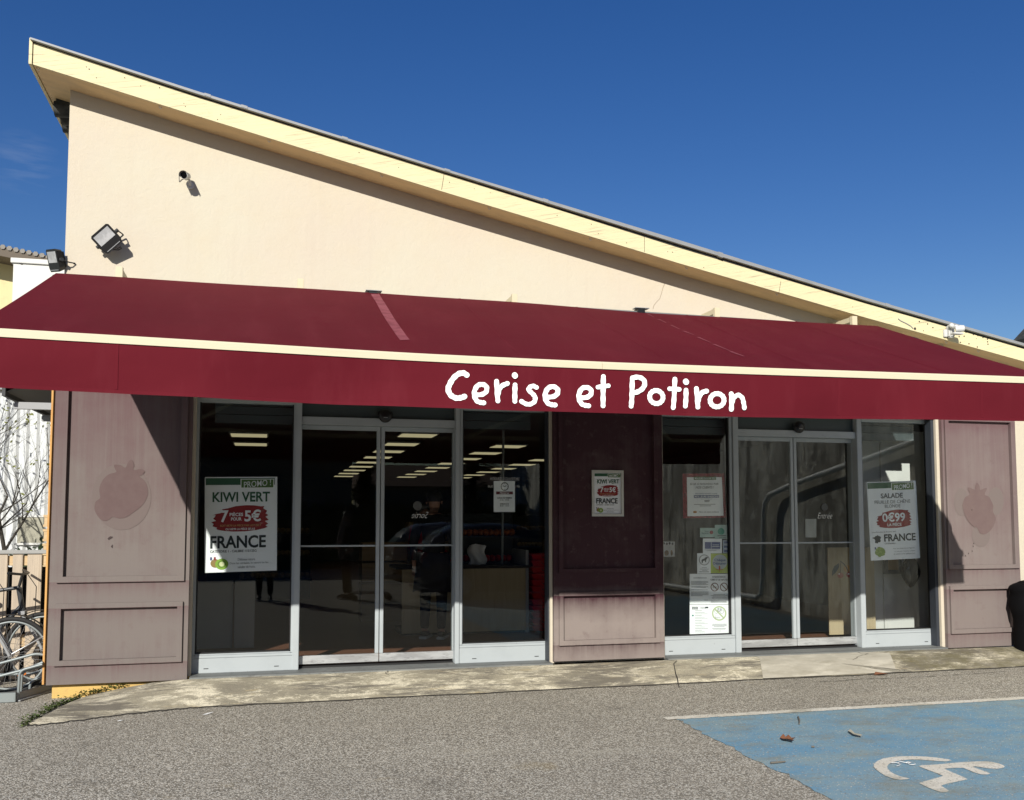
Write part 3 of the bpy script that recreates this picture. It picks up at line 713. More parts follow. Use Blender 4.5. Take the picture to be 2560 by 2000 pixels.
FL = [fr_from(c2, ((277, 600), (560, -200), (882, 560), (560, 938)), ((309, 600), (560, -170), (850, 600), (560, 910))),
      fr_from(c2, ((257, 1190), (560, 1036), (864, 1170), (560, 1327)), ((286, 1190), (560, 1060), (838, 1170), (560, 1302)))]
ZTOP = 2.74
for f in FL[:1]: f[3] = ZTOP; f[7] = ZTOP - .06
ce = crop(200, 1140, 7.11)
straw = [(640, 285), (520, 320), (420, 400), (355, 520), (340, 620), (355, 740), (300, 790), (265, 830), (255, 950), (300, 1050), (370, 1130), (440, 1155), (520, 1125), (580, 1085), (700, 1108), (820, 1085), (950, 1000), (1100, 880), (1190, 730), (1205, 620), (1180, 500), (1120, 410), (1055, 365), (1110, 330), (1150, 265), (1080, 232), (950, 245), (958, 160), (915, 65), (850, 110), (805, 205), (720, 160), (605, 155), (615, 220)]
def smooth_poly(pts, sharp=()):
    out = []; n = len(pts)
    for i in range(n):
        p0, p1, p2, p3 = [Vector(pts[(i + k) % n]) for k in (-1, 0, 1, 2)]
        for k in range(4):
            t = k / 4; out.append(tuple(0.5 * ((2 * p1) + (p2 - p0) * t + (2 * p0 - 5 * p1 + 4 * p2 - p3) * t * t + (3 * p1 - p0 - 3 * p2 + p3) * t ** 3)))
    return out
def ell(cx, cy, rx, ry, n=48): return [(cx + rx * math.cos(2 * PI * k / n), cy + ry * math.sin(2 * PI * k / n)) for k in range(n)]
chl = [[(q, 0) for q in XZ(ce, pg)] for pg in ([(485, 1465), (520, 1435), (545, 1425), (560, 1435), (568, 1425), (575, 1445), (540, 1470), (500, 1490)], [(543, 1610), (560, 1590), (578, 1570), (572, 1635), (555, 1625)])]
chl += [[(q, 1) for q in XZ(c2, pg)] for pg in ([(284, 598), (297, 596), (294, 606), (300, 620), (288, 622)],)]
PL = panel(W(113.4 + 12, 1500, -.222).x - .012, W(474, 1400, -.222).x, -.055, M_PANEL_L, FL,
      [(M_EMBLEM2, [XZ(ce, ell(735, 725, 525, 590))], .003), (M_EMBLEM, [XZ(ce, smooth_poly(straw))], .006)], chl)
c5 = crop(1350, 1000, 2.509)
FM = [fr_from(c5, ((117, 700), (400, -100), (738, 700), (430, 1081)), ((142, 700), (400, -60), (715, 700), (430, 1056))),
      fr_from(c5, ((119, 1370), (430, 1200), (748, 1360), (430, 1531)), ((146, 1370), (430, 1225), (723, 1360), (430, 1500)))]
FM[0][3] = ZTOP; FM[0][7] = ZTOP - .06
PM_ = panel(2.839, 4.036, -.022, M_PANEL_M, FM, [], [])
c9 = crop(2320, 1020, 2.508)
FR = [fr_from(c9, ((114, 550), (320, 70), (553, 550), (330, 1008)), ((137, 550), (320, 86), (527, 550), (330, 982))),
      fr_from(c9, ((139, 1270), (330, 1112), (548, 1250), (330, 1410)), ((158, 1270), (330, 1136), (522, 1250), (330, 1382)))]
cr = crop(2380, 1180, 7.756)
straw_r = [(360, 430), (270, 490), (225, 600), (218, 680), (260, 830), (340, 970), (440, 1065), (500, 1080), (550, 1180), (630, 1210), (720, 1170), (800, 1080), (855, 960), (860, 880), (810, 770), (815, 660), (775, 560), (730, 480), (650, 435), (690, 320), (640, 320), (560, 345), (550, 280), (500, 205), (460, 280), (455, 340), (350, 300), (318, 320)]
chr_ = [[(q, 0) for q in XZ(cr, [(x - 8, y - 14), (x + 9, y - 9), (x + 6, y + 12), (x - 5, y + 14)])] for x, y in ((435, 1385), (425, 1440), (405, 1535), (335, 1580), (275, 1625), (400, 735))]
PR = panel(W(2361, 1300, -.222).x, W(2546, 1300, -.222).x, -.045, M_PANEL_R, FR,
      [(M_EMBLEM_R2, [XZ(cr, ell(200, 580, 140, 270)), XZ(cr, ell(865, 565, 155, 270)), XZ(cr, ell(580, 1230, 175, 225))], .003), (M_EMBLEM_R, [XZ(cr, smooth_poly(straw_r))], .006)], chr_)
ct = MB(); ct.box(-1.878, -1.862, -.205, -.06, -.05, 2.75); obj('corner_strip', ct, mk('orange_wood_edge', (0.72, 0.40, 0.13), 0.8, layers=[((0.5, 0.22, 0.08), 6, 0.5, 0.7, 0.7, (1, 1, 0.3))]), B)

# sill
si = MB()
for a, b in ((-.640, 2.815), (4.062, 7.455)): si.box(a, b, -.262, .10, -.07, -.032)
obj('door_sill', si, M_SILL, B)

# glazing
def pane(name, x0, x1, z0, z1, Y, parent):
    m = MB(); m.add([(x0, Y, z0), (x1, Y, z0), (x1, Y, z1), (x0, Y, z1)], [(0, 1, 2, 3)]); return obj(name, m, M_GLASS, parent)
def shop_window(xa, xl, xr, xb, kz, sh=None, left_stile=True):
    """frame from xa to xb, glass from xl to xr, kick plate up to kz"""
    f = MB(); y0, y1 = -.028, .05
    f.box(xa, xl, y0, y1, kz, ZT); f.box(xr, xb, y0, y1, kz, ZT); f.box(xl, xr, y0, y1, ZT - .045, ZT); f.box(xl, xr, y0, y1, kz - .001, kz + .012)
    o = obj('shop_window', f, M_ALU, B, bevel=.004)
    gk = MB(); gk.box(xl, xl + .012, -.012, .03, kz + .012, ZT - .045); gk.box(xr - .012, xr, -.012, .03, kz + .012, ZT - .045); gk.box(xl, xr, -.012, .03, kz + .012, kz + .024)
    obj('gasket', gk, M_RUBBER, o)
    pane('glass_pane', xl, xr, kz, ZT - .04, .012, o)
    k = MB(); k.box(xa, xb, -.033, .04, -.032, kz - .028); k.box(xa, xb, -.029, .04, kz - .026, kz - .002)
    ko = obj('kick_plate', k, M_ALU, o, bevel=.003)
    for t in (.16, .84):
        x = xa + (xb - xa) * t; sl = MB(); sl.box(x - .022, x + .022, -.0345, -.03, .006, .013)
        obj('drain_slot', sl, M_RUBBER, o)
    if sh:
        s_ = MB()
        for q in range(3): s_.box(sh[0], sh[1], .10 + .006 * (q % 2), .24, sh[2] + q * .085, sh[2] + q * .085 + .08)
        obj('shutter_box', s_, M_SHUTTER, o)
    return o
Xp = lambda px, py=1590: W(px, py, 0).x
w1 = shop_window(-.66, -.615, Xp(725.7, 1630), Xp(731.9, 1630), .132, (W(538, 1050, .12).x, .30, W(600, 1058, .12).z))
w2 = shop_window(Xp(1146.7), Xp(1154), Xp(1366), Xp(1375), .146, (1.95, W(1325, 1072, .12).x, W(1240, 1073, .12).z))
w3 = shop_window(4.05, 4.085, Xp(1827.6), Xp(1834.8), .150, (4.06, 4.93, W(1740, 1086, .12).z))
w4 = shop_window(Xp(2159.6), Xp(2163.5), Xp(2330), Xp(2338.7), .141, (6.5, W(2281, 1095, .12).x, W(2200, 1100.5, .12).z))
for a, b in ((Xp(732.5, 1500), Xp(748, 1500)), (Xp(1135), Xp(1146)), (Xp(1835.4), Xp(1849)), (Xp(2148.7), Xp(2159))):
    pf = MB(); pf.box(a, b, -.045, .16, -.032, ZT); obj('door_post', pf, M_ALU, B, bevel=.004)
M_JAMB = mk('anthracite_jamb', (0.035, 0.042, 0.055), 0.5)
for a, b in ((7.415, 7.4535), (2.800, 2.8135)):
    jb = MB(); jb.box(a, b, -.135, -.036, -.032, ZT); obj('jamb_lining', jb, M_JAMB, B)
for a, b in ((2.87, 2.90), (Xp(2339.5), Xp(2344))):
    pf = MB(); pf.box(a, b, -.018, .1, -.032, ZT); obj('window_post', pf, M_ALU, B, bevel=.003)
def door(xa, xb, xm, zh):
    h = MB(); h.box(xa, xb, -.02, .13, zh, zh + .075); o = obj('sliding_door', h, M_ALU, B, bevel=.004)
    t = MB(); t.box(xa, xb, .03, .12, zh + .08, ZT); obj('transom_panel', t, M_SHUTTER, o)
    for a, b, left in ((xa - .03, xm - .004, True), (xm + .004, xb + .03, False)):
        l = MB(); y0, y1 = .055, .095; st = .036
        l.box(a, a + st, y0, y1, .085, zh - .002); l.box(b - st, b, y0, y1, .085, zh - .002); l.box(a + st, b - st, y0, y1, zh - .045, zh - .002)
        l.box(a + st, b - st, y0 + .005, y1, 1.135, 1.152)
        obj('door_leaf', l, M_ALU, o, bevel=.003)
        k = MB(); k.box(a, b, y0 - .003, y1, .004, .083); obj('bottom_rail', k, M_ALU_BARE, o, bevel=.003)
        pane('glass_pane', a + st, b - st, .083, zh - .045, .075, o)
    tr = MB(); tr.box(xa, xb, .045, .125, -.031, -.015); obj('floor_track', tr, M_RUBBER, o)
    return o
zh = 2.335
d1 = door(Xp(748, 1500), Xp(1135), W(950, 1300, .07).x, zh)
d2 = door(Xp(1849), Xp(2148.7), W(1986, 1350, .07).x, zh - .010)
# lettering on the door glass
cs = crop(800, 1230, 4.375)
a = W(*cs(1000, 285), .07); b = W(*cs(1182, 218), .07); text('Sortie', a.x, b.x, a.z, b.z, .066, M_LETTER, d1, mirror=True, shear=-.35, bold=-.018)
p = W(*cs(1065, 150), .07); rr = .045
dm = MB(); dm.disc((p.x, .067, p.z), (0, 1, 0), rr, 28, .001); obj('round_sticker', dm, mk('frosted_sticker', (0.10, 0.105, 0.10), 0.6), d1)
c6 = crop(1800, 1000, 2.509)
a = W(*c6(612, 743), .07); b = W(*c6(702, 708), .07); text('Entrée', a.x, b.x, a.z, b.z, .066, M_LETTER, d2, shear=.35, bold=-.018)
p = W(*c6(655, 672), .07); dm = MB(); dm.disc((p.x, .067, p.z), (0, 1, 0), .042, 28, .001); obj('round_sticker', dm, MATS['frosted_sticker'], d2)
ch = crop(1140, 1180, 3.708)
a = W(*ch(318, 76), .005); b = W(*ch(590, 50), .005); text("HORAIRES D'OUVERTURE", a.x, b.x, a.z, b.z, .008, M_INTWHITE, w2, shear=.2, bold=-.01)
a = W(*ch(296, 145), .005); b = W(*ch(343, 122), .005); text('8h30', a.x, b.x, a.z, b.z, .008, M_INTWHITE, w2, shear=.2, bold=-.01)
a = W(*ch(552, 145), .005); b = W(*ch(590, 122), .005); text('19h', a.x, b.x, a.z, b.z, .008, M_INTWHITE, w2, shear=.2, bold=-.01)

# interior shell
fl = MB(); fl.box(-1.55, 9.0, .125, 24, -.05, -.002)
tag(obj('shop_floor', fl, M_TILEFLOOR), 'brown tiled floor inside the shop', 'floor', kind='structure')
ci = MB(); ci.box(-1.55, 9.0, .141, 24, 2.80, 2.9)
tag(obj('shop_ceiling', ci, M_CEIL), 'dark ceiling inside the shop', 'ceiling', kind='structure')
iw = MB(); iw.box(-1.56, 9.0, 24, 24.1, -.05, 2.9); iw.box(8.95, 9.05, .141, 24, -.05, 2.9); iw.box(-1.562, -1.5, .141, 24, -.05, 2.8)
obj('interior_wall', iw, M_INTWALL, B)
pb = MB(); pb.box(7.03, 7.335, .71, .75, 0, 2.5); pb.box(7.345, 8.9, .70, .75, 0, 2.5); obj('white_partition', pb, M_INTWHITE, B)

# ================================================================== AWNING
AX0, AX1, AYW, AYF = -1.790, 6.392, -.62, -3.05
A = thing('awning', 'long burgundy canvas awning with white handwritten lettering on its valance', 'awning', (2.3, AYW, 2.6))
def ip(tab, x):
    for i in range(len(tab) - 1):
        if x <= tab[i + 1][0] or i == len(tab) - 2:
            a, b = tab[i], tab[i + 1]; return a[1] + (b[1] - a[1]) * (x - a[0]) / (b[0] - a[0])
def sm_(tab, x): return (ip(tab, x - .35) + ip(tab, x) * 2 + ip(tab, x + .35)) / 4
T_TOP = [(-1.8, 3.535), (.97, 3.530), (2.2, 3.524), (3.8, 3.492), (6.4, 3.497)]
T_RT = [(-1.8, 2.580), (-1.6, 2.576), (-.43, 2.559), (1.01, 2.535), (2.4, 2.534), (3.77, 2.545), (6.0, 2.567), (6.4, 2.571)]
T_VB = [(-1.8, 2.212), (-1.59, 2.210), (-.42, 2.190), (.08, 2.176), (1.68, 2.164), (2.02, 2.162), (3.26, 2.167), (5.99, 2.204), (6.4, 2.21)]
def top_z(x, v): 
    a = sm_(T_TOP, x); b = sm_(T_RT, x) - .004
    return a + (b - a) * v - .010 * math.sin(PI * v) + .002 * math.sin(x * 3.1 + v * 4)
def fab(u, v): x = AX0 + (AX1 - AX0) * u; return (x, AYW + (AYF + .03 - AYW) * v, top_z(x, v))
fm = MB().grid(fab, 120, 16)
canvas = obj('canvas', fm, M_RED, A)
def fabY(x, y, lift=.003):
    v = (y - AYW) / (AYF + .03 - AYW); return Vector((x, y - lift * .36, top_z(x, v) + lift * .93))
def onfab(px, py, lift=.003):
    d = ray(px, py); lo, hi = 6.40, 8.83
    for _ in range(50):
        m = (lo + hi) / 2; p = CAM + d * (m / d.y) if d.y else CAM
        v = min(1.0, max(0.0, (p.y - AYW) / (AYF + .03 - AYW)))
        if p.z - top_z(p.x, v) > 0: lo = m
        else: hi = m
    p = CAM + d * (lo / d.y); return fabY(p.x, p.y, lift)
SEAMS = []
for k in range(8): SEAMS.append(-.70 + 1.225 * k * .985)
for x in (1.775, 2.96, 4.15, 5.40):
    s_ = MB()
    for k in range(24):
        y0 = AYW + (AYF + .05 - AYW) * k / 24; y1 = AYW + (AYF + .05 - AYW) * (k + 1) / 24
        s_.add([fabY(x - .011, y0, .001), fabY(x - .011, y1, .001), fabY(x + .011, y1, .003), fabY(x + .011, y0, .003)], [(0, 1, 2, 3)])
        s_.add([fabY(x + .011, y0, .003), fabY(x + .011, y1, .003), fabY(x + .0115, y1, .0002), fabY(x + .0115, y0, .0002)], [(0, 1, 2, 3)])
    obj('seam', s_, M_RED, canvas)
# pale worn strips below the two roller caps
tq = crop(900, 690, 5.2); tm = MB()
L_ = [(140, 238), (160, 275), (200, 330), (285, 490), (340, 578), (400, 668), (470, 770), (522, 838)]; R_ = [(250, 238), (285, 300), (320, 350), (405, 490), (460, 580), (525, 670), (600, 775), (645, 832)]
tm.add([onfab(*tq(*p)) for p in L_] + [onfab(*tq(*p)) for p in R_], [(i, i + 1, i + 9, i + 8) for i in range(7)])
obj('worn_strip', tm, M_TAPE, canvas)
tq = crop(1560, 740, 7.28)
for pts in ([(405, 325), (470, 345), (560, 395), (545, 390), (420, 335)], [(600, 430), (645, 430), (775, 492), (755, 492), (640, 440)], [(830, 538), (870, 535), (1020, 608), (1000, 606), (860, 545)], [(1055, 645), (1110, 645), (1290, 718), (1260, 712), (1100, 655)], [(1310, 758), (1370, 755), (1600, 862), (1560, 850), (1360, 768)], [(1600, 882), (1660, 885), (1960, 1015), (1910, 1000), (1650, 898)], [(1910, 1012), (1970, 1015), (2210, 1110), (2160, 1100), (1960, 1035)]):
    tm = MB(); tm.poly([onfab(*tq(*p), .004) for p in pts]); obj('worn_mark', tm, M_TAPE, canvas)
# valance
NV = 150
def val(u, v):
    x = AX0 + (AX1 - AX0) * u; a = sm_(T_RT, x) - .050; b = sm_(T_VB, x)
    wave = .020 * math.sin(x * 1.9 + .6) + .012 * math.sin(x * 4.7) + .005 * math.sin(x * 10.3 + 2 + v)
    return (x, AYF - .012 + (wave + .012 * math.sin(v * 3.0 + x)) * v, a + (b - a) * v)
vm = MB().grid(val, NV, 12); val_o = obj('valance', vm, M_RED, A)
def valp(x, z, lift):
    a = sm_(T_RT, x) - .050; b = sm_(T_VB, x); v = min(1.0, max(0, (z - a) / (b - a))); p = val((x - AX0) / (AX1 - AX0), v); return Vector((x, p[1] - lift, z))
hm = MB()
for i in range(NV):
    x0 = AX0 + (AX1 - AX0) * i / NV; x1 = AX0 + (AX1 - AX0) * (i + 1) / NV; z0 = sm_(T_VB, x0); z1 = sm_(T_VB, x1)
    hm.add([valp(x0, z0 + .022, .003), valp(x0, z0 - .002, .006), valp(x1, z1 - .002, .006), valp(x1, z1 + .022, .003)], [(0, 1, 2, 3)])
obj('hem', hm, M_RED, val_o)
for px_, py_ in ((292, 920), (1285, 960), (1503, 965), (1709, 975), (2097, 985), (2451, 990)):
    x = W(px_, py_, AYF).x; s_ = MB()
    for k in range(8):
        za = sm_(T_RT, x) - .052; zb = sm_(T_VB, x) + .024; z0 = za + (zb - za) * k / 8; z1 = za + (zb - za) * (k + 1) / 8
        s_.add([valp(x - .010, z0, .001), valp(x - .010, z1, .001), valp(x + .010, z1, .0035), valp(x + .010, z0, .0035)], [(0, 1, 2, 3)])
    obj('seam', s_, M_RED, val_o)
rm = MB()
for (lo, hi) in ((AX0 - .01, W(1503, 900, AYF).x - .001), (W(1503, 900, AYF).x + .001, AX1 + .01)):
    n = 30; vs = []
    for i in range(n + 1):
        x = lo + (hi - lo) * i / n; z = sm_(T_RT, x)
        vs += [(x, AYF - .022, z - .052), (x, AYF - .026, z - .012), (x, AYF - .014, z + .002), (x, AYF + .03, z - .002), (x, AYF + .03, z - .052)]
    rm.add(vs, [(i * 5 + k, i * 5 + (k + 1) % 5, (i + 1) * 5 + (k + 1) % 5, (i + 1) * 5 + k) for i in range(n) for k in range(5)] + [(4, 3, 2, 1, 0), tuple(n * 5 + k for k in range(5))])
obj('front_rail', rm, M_RAIL, A)
ro = MB(); ro.tube([(AX0 - .03, AYW + .04, 3.475), (2.3, AYW + .04, 3.468), (AX1 + .03, AYW + .04, 3.440)], .055, 14); obj('roller_tube', ro, M_GALV, A)
tb = MB(); tb.box(AX0 + .05, AX1 - .05, AYW + .05, AYW + .09, 3.30, 3.34); obj('torsion_bar', tb, M_RAIL, A)
for px0, px1, py in ((290, 308, 667), (744, 760, 697), (1279, 1292.5, 735), (1785, 1797.5, 769.5), (2128, 2140.5, 790.5)):
    a = W(px0, py, -.60); b = W(px1, py, -.60); k = MB(); z = a.z
    k.box(a.x, b.x, -.62, -.57, 3.25, z); k.box(a.x + .008, b.x - .008, -.571, -.17, z - .06, z - .004); k.box(a.x - .02, b.x + .02, -.185, -.168, 3.2, z + .01)
    obj('wall_bracket', k, M_BRACKET, A, bevel=.003)
for px_, py_ in ((935, 733), (1603, 776)):
    p = W(px_, py_, -.60); k = MB(); k.box(p.x - .05, p.x + .025, -.64, -.52, p.z - .06, p.z + .012); obj('roller_cap', k, M_BLACK, A)
    k = MB(); k.box(p.x - .08, p.x + .07, -.65, -.56, p.z + .013, p.z + .019); obj('cap_plate', k, M_ZINC, A)
for x, d in ((-1.1, 1), (1.3, -1), (2.6, 1), (5.6, -1)):
    k = MB(); z = 3.30; e = Vector((x + d * 1.05, -1.75, 2.92)); f = Vector((x, -2.98, 2.51)); s0 = Vector((x, -.55, z))
    k.tube([s0, e], .028, 8); k.tube([e, f], .024, 8); k.ball(e, .04, 10); obj('folding_arm', k, M_RAIL, A)
# handwriting
vq = crop(1050, 880, 2.4267)
def VP(x, y, l):
    q = W(*vq(x, y), AYF - .012); return valp(q.x, q.z, .005 + l)
E1 = [(333, 262), (375, 258), (400, 240), (402, 212), (378, 197), (348, 205), (330, 235), (328, 270), (342, 298), (365, 308), (384, 310)]
def sh(pts, dx, dy): return [(x + dx, y + dy) for x, y in pts]
def ringp(cx, cy, rx, ry): return [(cx + rx * math.cos(-1.2 + 2 * PI * k / 14), cy + ry * math.sin(-1.2 + 2 * PI * k / 14)) for k in range(15)]
LET = {'C': [([(284, 140), (262, 128), (232, 134), (200, 162), (178, 200), (170, 228), (185, 262), (215, 280), (245, 279), (268, 271)], 17)],
 'e': [(E1, 15)], 'r': [([(464, 178), (466, 240), (470, 298)], 15), ([(470, 262), (480, 225), (498, 205), (528, 192)], 15)],
 'i': [([(576, 200), (574, 250), (573, 300)], 15), ([(573, 141), (575, 146)], 18)],
 's': [([(705, 216), (685, 207), (664, 215), (658, 232), (678, 252), (694, 275), (690, 302), (665, 318), (638, 316), (612, 300)], 14)],
 'e2': [(sh(E1, 427, 15), 15)], 'e3': [(sh(E1, 628, 20), 15)],
 't': [([(1110, 150), (1106, 210), (1102, 270), (1099, 330)], 15), ([(1073, 216), (1105, 211), (1136, 207)], 14)],
 'P': [([(1285, 165), (1280, 230), (1275, 290), (1269, 332)], 15), ([(1285, 158), (1320, 154), (1350, 168), (1358, 195), (1342, 225), (1310, 245), (1284, 252)], 15)],
 'o': [(ringp(1428, 275, 42, 40), 15)], 't2': [([(1545, 165), (1542, 220), (1538, 290), (1534, 338)], 15), ([(1510, 224), (1540, 225), (1570, 228)], 14)],
 'i2': [([(1613, 232), (1612, 280), (1609, 328)], 15), ([(1610, 179), (1612, 184)], 18)],
 'r2': [([(1676, 222), (1681, 280), (1685, 334)], 15), ([(1684, 300), (1695, 265), (1712, 245), (1735, 238)], 15)],
 'o2': [(ringp(1800, 293, 42, 40), 15)], 'n': [([(1886, 254), (1888, 300), (1888, 348)], 15), ([(1890, 310), (1900, 280), (1925, 262), (1950, 278), (1960, 310), (1966, 340)], 14)]}
for key, strokes in LET.items():
    m = MB(); l = 0.0
    for pts, hw in strokes: ribbon(m, pts, hw * .95, VP, l, l + .0025); l += .004
    obj('letter', m, M_LETTER, val_o)

# ================================================================== THINGS ON THE WALL
# floodlight on the wall, rolled so that its lower edge points down to the right
fq = crop(220, 550, 17.06)
def flood(root, C0, u, w, n, cable=True):
    """u = long side of the glass, w = towards the lower edge, n = outwards"""
    b = MB()
    def P(a, d, h): return C0 + u * a + w * d + n * h
    prof = [(-.088, -.100), (.088, -.100), (.104, -.084), (.104, .070), (.085, .105), (-.085, .105), (-.104, .070), (-.104, -.084)]
    f = [P(a, d, .028) for a, d in prof]; k = [P(a * .86, d * .86, -.03) for a, d in prof]
    b.add(f + k, [list(range(7, -1, -1)), list(range(8, 16))] + [(i, (i + 1) % 8, (i + 1) % 8 + 8, i + 8) for i in range(8)])
    for q in range(6): b.obox(P(-.07 + q * .028, 0, -.042), u, w, n, .003, .07, .012)
    body = obj('lamp_body', b, M_BLACK, root)
    gl = MB(); gl.add([P(-.084, -.078, .0295), P(.084, -.078, .0295), P(.084, .022, .0295), P(-.084, .022, .0295)], [(0, 1, 2, 3)])
    obj('lamp_glass', gl, mk('floodlight_reflector', (0.55, 0.56, 0.57), 0.35, 0.3, layers=[((0.75, 0.76, 0.77), 14, 0.45, 0.6, 0.8, (1, 1, 1))]), root)
    hl = MB(); hl.obox(P(0, .088, .029), u, w, n, .075, .003, .001); obj('trim_line', hl, M_STEELG, body)
    br = MB()
    for sgn in (-1, 1):
        br.tube([P(sgn * .118, .0, .0), P(sgn * .118, .03, -.06), P(sgn * .110, .045, -.115)], .006, 6); br.tube([P(sgn * .10, .0, 0), P(sgn * .128, .0, 0)], .017, 8)
    br.tube([P(-.110, .045, -.115), P(.110, .045, -.115)], .007, 6)
    obj('mounting_bracket', br, M_STEEL, root)
    if cable:
        cb = MB(); cb.tube([P(-.03, .10, -.01), P(.0, .13, -.02), P(.03, .135, -.03), P(.03, .118, -.04), P(.0, .112, -.05), P(-.02, .09, -.10)], .005, 6); obj('cable', cb, M_BLACK, root)
p0 = W(*fq(830, 800), -.30)
uu = (RT * .70 + UP * .70); nn = Vector((-.10, -.93, -.28)); nn.normalize(); uu = (Vector((.72, 0, .69))); uu = (uu - nn * uu.dot(nn)).normalized(); ww = uu.cross(nn).normalized()
if ww.z > 0: ww = -ww
f1 = thing('floodlight', 'square black floodlight tilted on the cream wall above the awning', 'floodlight', p0)
flood(f1, p0, uu, ww, nn)
p1 = W(142, 658, -.06) ; p1 = Vector((WX0 - .075, -.17, W(142, 655, -.10).z))
f2 = thing('floodlight', 'black floodlight seen side on at the left corner of the wall', 'floodlight', p1)
nn2 = Vector((-.80, -.52, -.30)).normalized(); uu2 = Vector((-.50, .70, .12)); uu2 = (uu2 - nn2 * uu2.dot(nn2)).normalized(); ww2 = uu2.cross(nn2)
if ww2.z > 0: ww2 = -ww2
flood(f2, p1, uu2, ww2, nn2, False)
# bullet camera
cq_ = crop(430, 400, 18.96)
cc = W(*cq_(560, 720), -.36); cdir = Vector((-.10, -.96, -.24)).normalized()
s1 = thing('security_camera', 'small white bullet security camera high on the cream wall', 'camera', cc)
b_ = MB(); b_.tube([cc - cdir * .13, cc - cdir * .125, cc], [.028, .034, .034], 20); obj('camera_body', b_, M_WHITE, s1)
h_ = MB(); u_ = cdir.orthogonal().normalized(); 
sd = Vector((1, 0, 0)); upv = sd.cross(cdir).normalized(); upv = -upv if upv.z < 0 else upv
vs = []
for k in range(13):
    a = R(-20) + R(220) * k / 12
    for t in (-.12, .025): vs.append(cc + cdir * t + (sd * math.cos(a) + upv * math.sin(a)) * .041)
h_.add(vs, [(2 * k, 2 * k + 1, 2 * k + 3, 2 * k + 2) for k in range(12)], True); obj('sun_hood', h_, M_WHITE, s1)
l_ = MB(); l_.disc(cc + cdir * .002, cdir, .029, 20, .004); obj('lens', l_, mk('camera_lens_glass', (0.006, 0.006, 0.007), 0.1), s1)
m_ = MB(); m_.tube([cc - cdir * .10 + Vector((.03, .02, -.02)), cc + Vector((.045, .13, -.03)), Vector((cc.x + .045, -.19, cc.z - .03))], .011, 8); m_.tube([Vector((cc.x + .045, -.19, cc.z - .03)), Vector((cc.x + .045, -.17, cc.z - .03))], .035, 16); obj('wall_mount', m_, M_WHITE, s1)
w_ = MB(); w_.tube([cc - cdir * .13, cc - cdir * .15 + Vector((-.01, 0, .05)), cc + Vector((-.03, .12, .075)), cc + Vector((-.055, .14, .05)), cc + Vector((-.055, .185, .0))], .004, 6); obj('cable', w_, M_STEELG, s1)
# white twin head sensor on the fascia
tq = crop(2240, 780, 9.1)
pb_ = W(*tq(1190, 440), -.52)
s2 = thing('motion_sensor', 'white swivel motion sensor screwed to the yellow roof edge at the right', 'sensor', pb_)
b_ = MB(); z0 = W(*tq(1180, 590), -.52).z; z1 = W(*tq(1180, 300), -.52).z; xa = W(*tq(1150, 440), -.52).x; xb = W(*tq(1275, 440), -.52).x
b_.box(xa, xb, -.575, -.502, z0, z1); obj('sensor_box', b_, M_WHITE, s2, bevel=.014)
b_ = MB(); b_.box(xa - .035, xa + .02, -.525, -.5005, z0 + .01, z1 - .05); obj('back_plate', b_, M_WHITE, s2, bevel=.004)
b_ = MB(); q = W(*tq(1280, 330), -.60); b_.ball((q.x - .01, -.60, q.z + .01), .028, 14); q2 = W(*tq(1340, 345), -.63); b_.tube([(q.x, -.60, q.z), (q2.x, -.64, q2.z)], .022, 12); b_.ball((q2.x, -.65, q2.z), .026, 14); obj('swivel_arm', b_, M_WHITE, s2)
q = W(*tq(1420, 400), -.67); b_ = MB(); b_.tube([(q.x - .03, -.66, q.z + .005), (q.x + .012, -.69, q.z + .008), (q.x + .042, -.70, q.z + .01)], [.034, .040, .036], 16); obj('sensor_head', b_, M_WHITE, s2)
b_ = MB(); b_.disc((q.x + .043, -.703, q.z + .012), (.9, -.3, .05), .026, 16, .004); obj('sensor_eye', b_, M_BLACK, s2)
b_ = MB(); b_.box(q.x - .08, q.x + .045, -.70, -.63, q.z - .055, q.z - .035); obj('sensor_tray', b_, M_WHITE, s2, bevel=.004)
# cable tail on the fascia
cl_ = MB(); cl_.tube([W(*tq(*p), -.506) for p in [(50, 150), (110, 200), (230, 255), (340, 320), (390, 375)]], .0045, 6)
single('loose_cable', cl_, M_STEELG, 'loose grey cable end hanging on the yellow roof edge', 'cable')
# conduit and junction near the right end
cd_ = MB(); a = W(*tq(330, 525), -.30); b = W(*tq(1000, 612), -.30); c = W(*tq(420, 565), -.30)
cd_.tube([(a.x, -.30, a.z), (c.x, -.30, c.z - .004), (b.x, -.30, b.z)], .014, 10)
single('conduit_pipe', cd_, M_GALV, 'grey conduit pipe under the roof edge beside the white sensor', 'pipe')
cb_ = MB(); a = W(*tq(1008, 615), -.33); b = W(*tq(1045, 745), -.33); cb_.box(a.x, b.x, -.36, -.171, b.z - .10, a.z)
single('support_post', cb_, M_BRACKET, 'short cream post under the roof edge right of the awning top', 'post', bevel=.003)
# door sensors
for px_, py_, lab in ((963, 1040, 'black dome sensor above the left sliding door'), (1997, 1068, 'black dome sensor above the right sliding door')):
    p = W(px_, py_, -.04); d = thing('door_sensor', lab, 'sensor', p, 'dome sensors over the doors')
    m = MB(); m.ball((p.x, -.045, p.z), .068, 20, 1, .55, 1); obj('dome', m, M_BLACK, d)
    m = MB(); m.box(p.x - .075, p.x + .075, -.05, -.021, p.z + .0, p.z + .045); obj('mount', m, M_BLACK, d, bevel=.006)
    m = MB(); m.box(p.x - .02, p.x + .02, -.0845, -.078, p.z - .022, p.z - .016); obj('eye', m, M_STEELG, d)

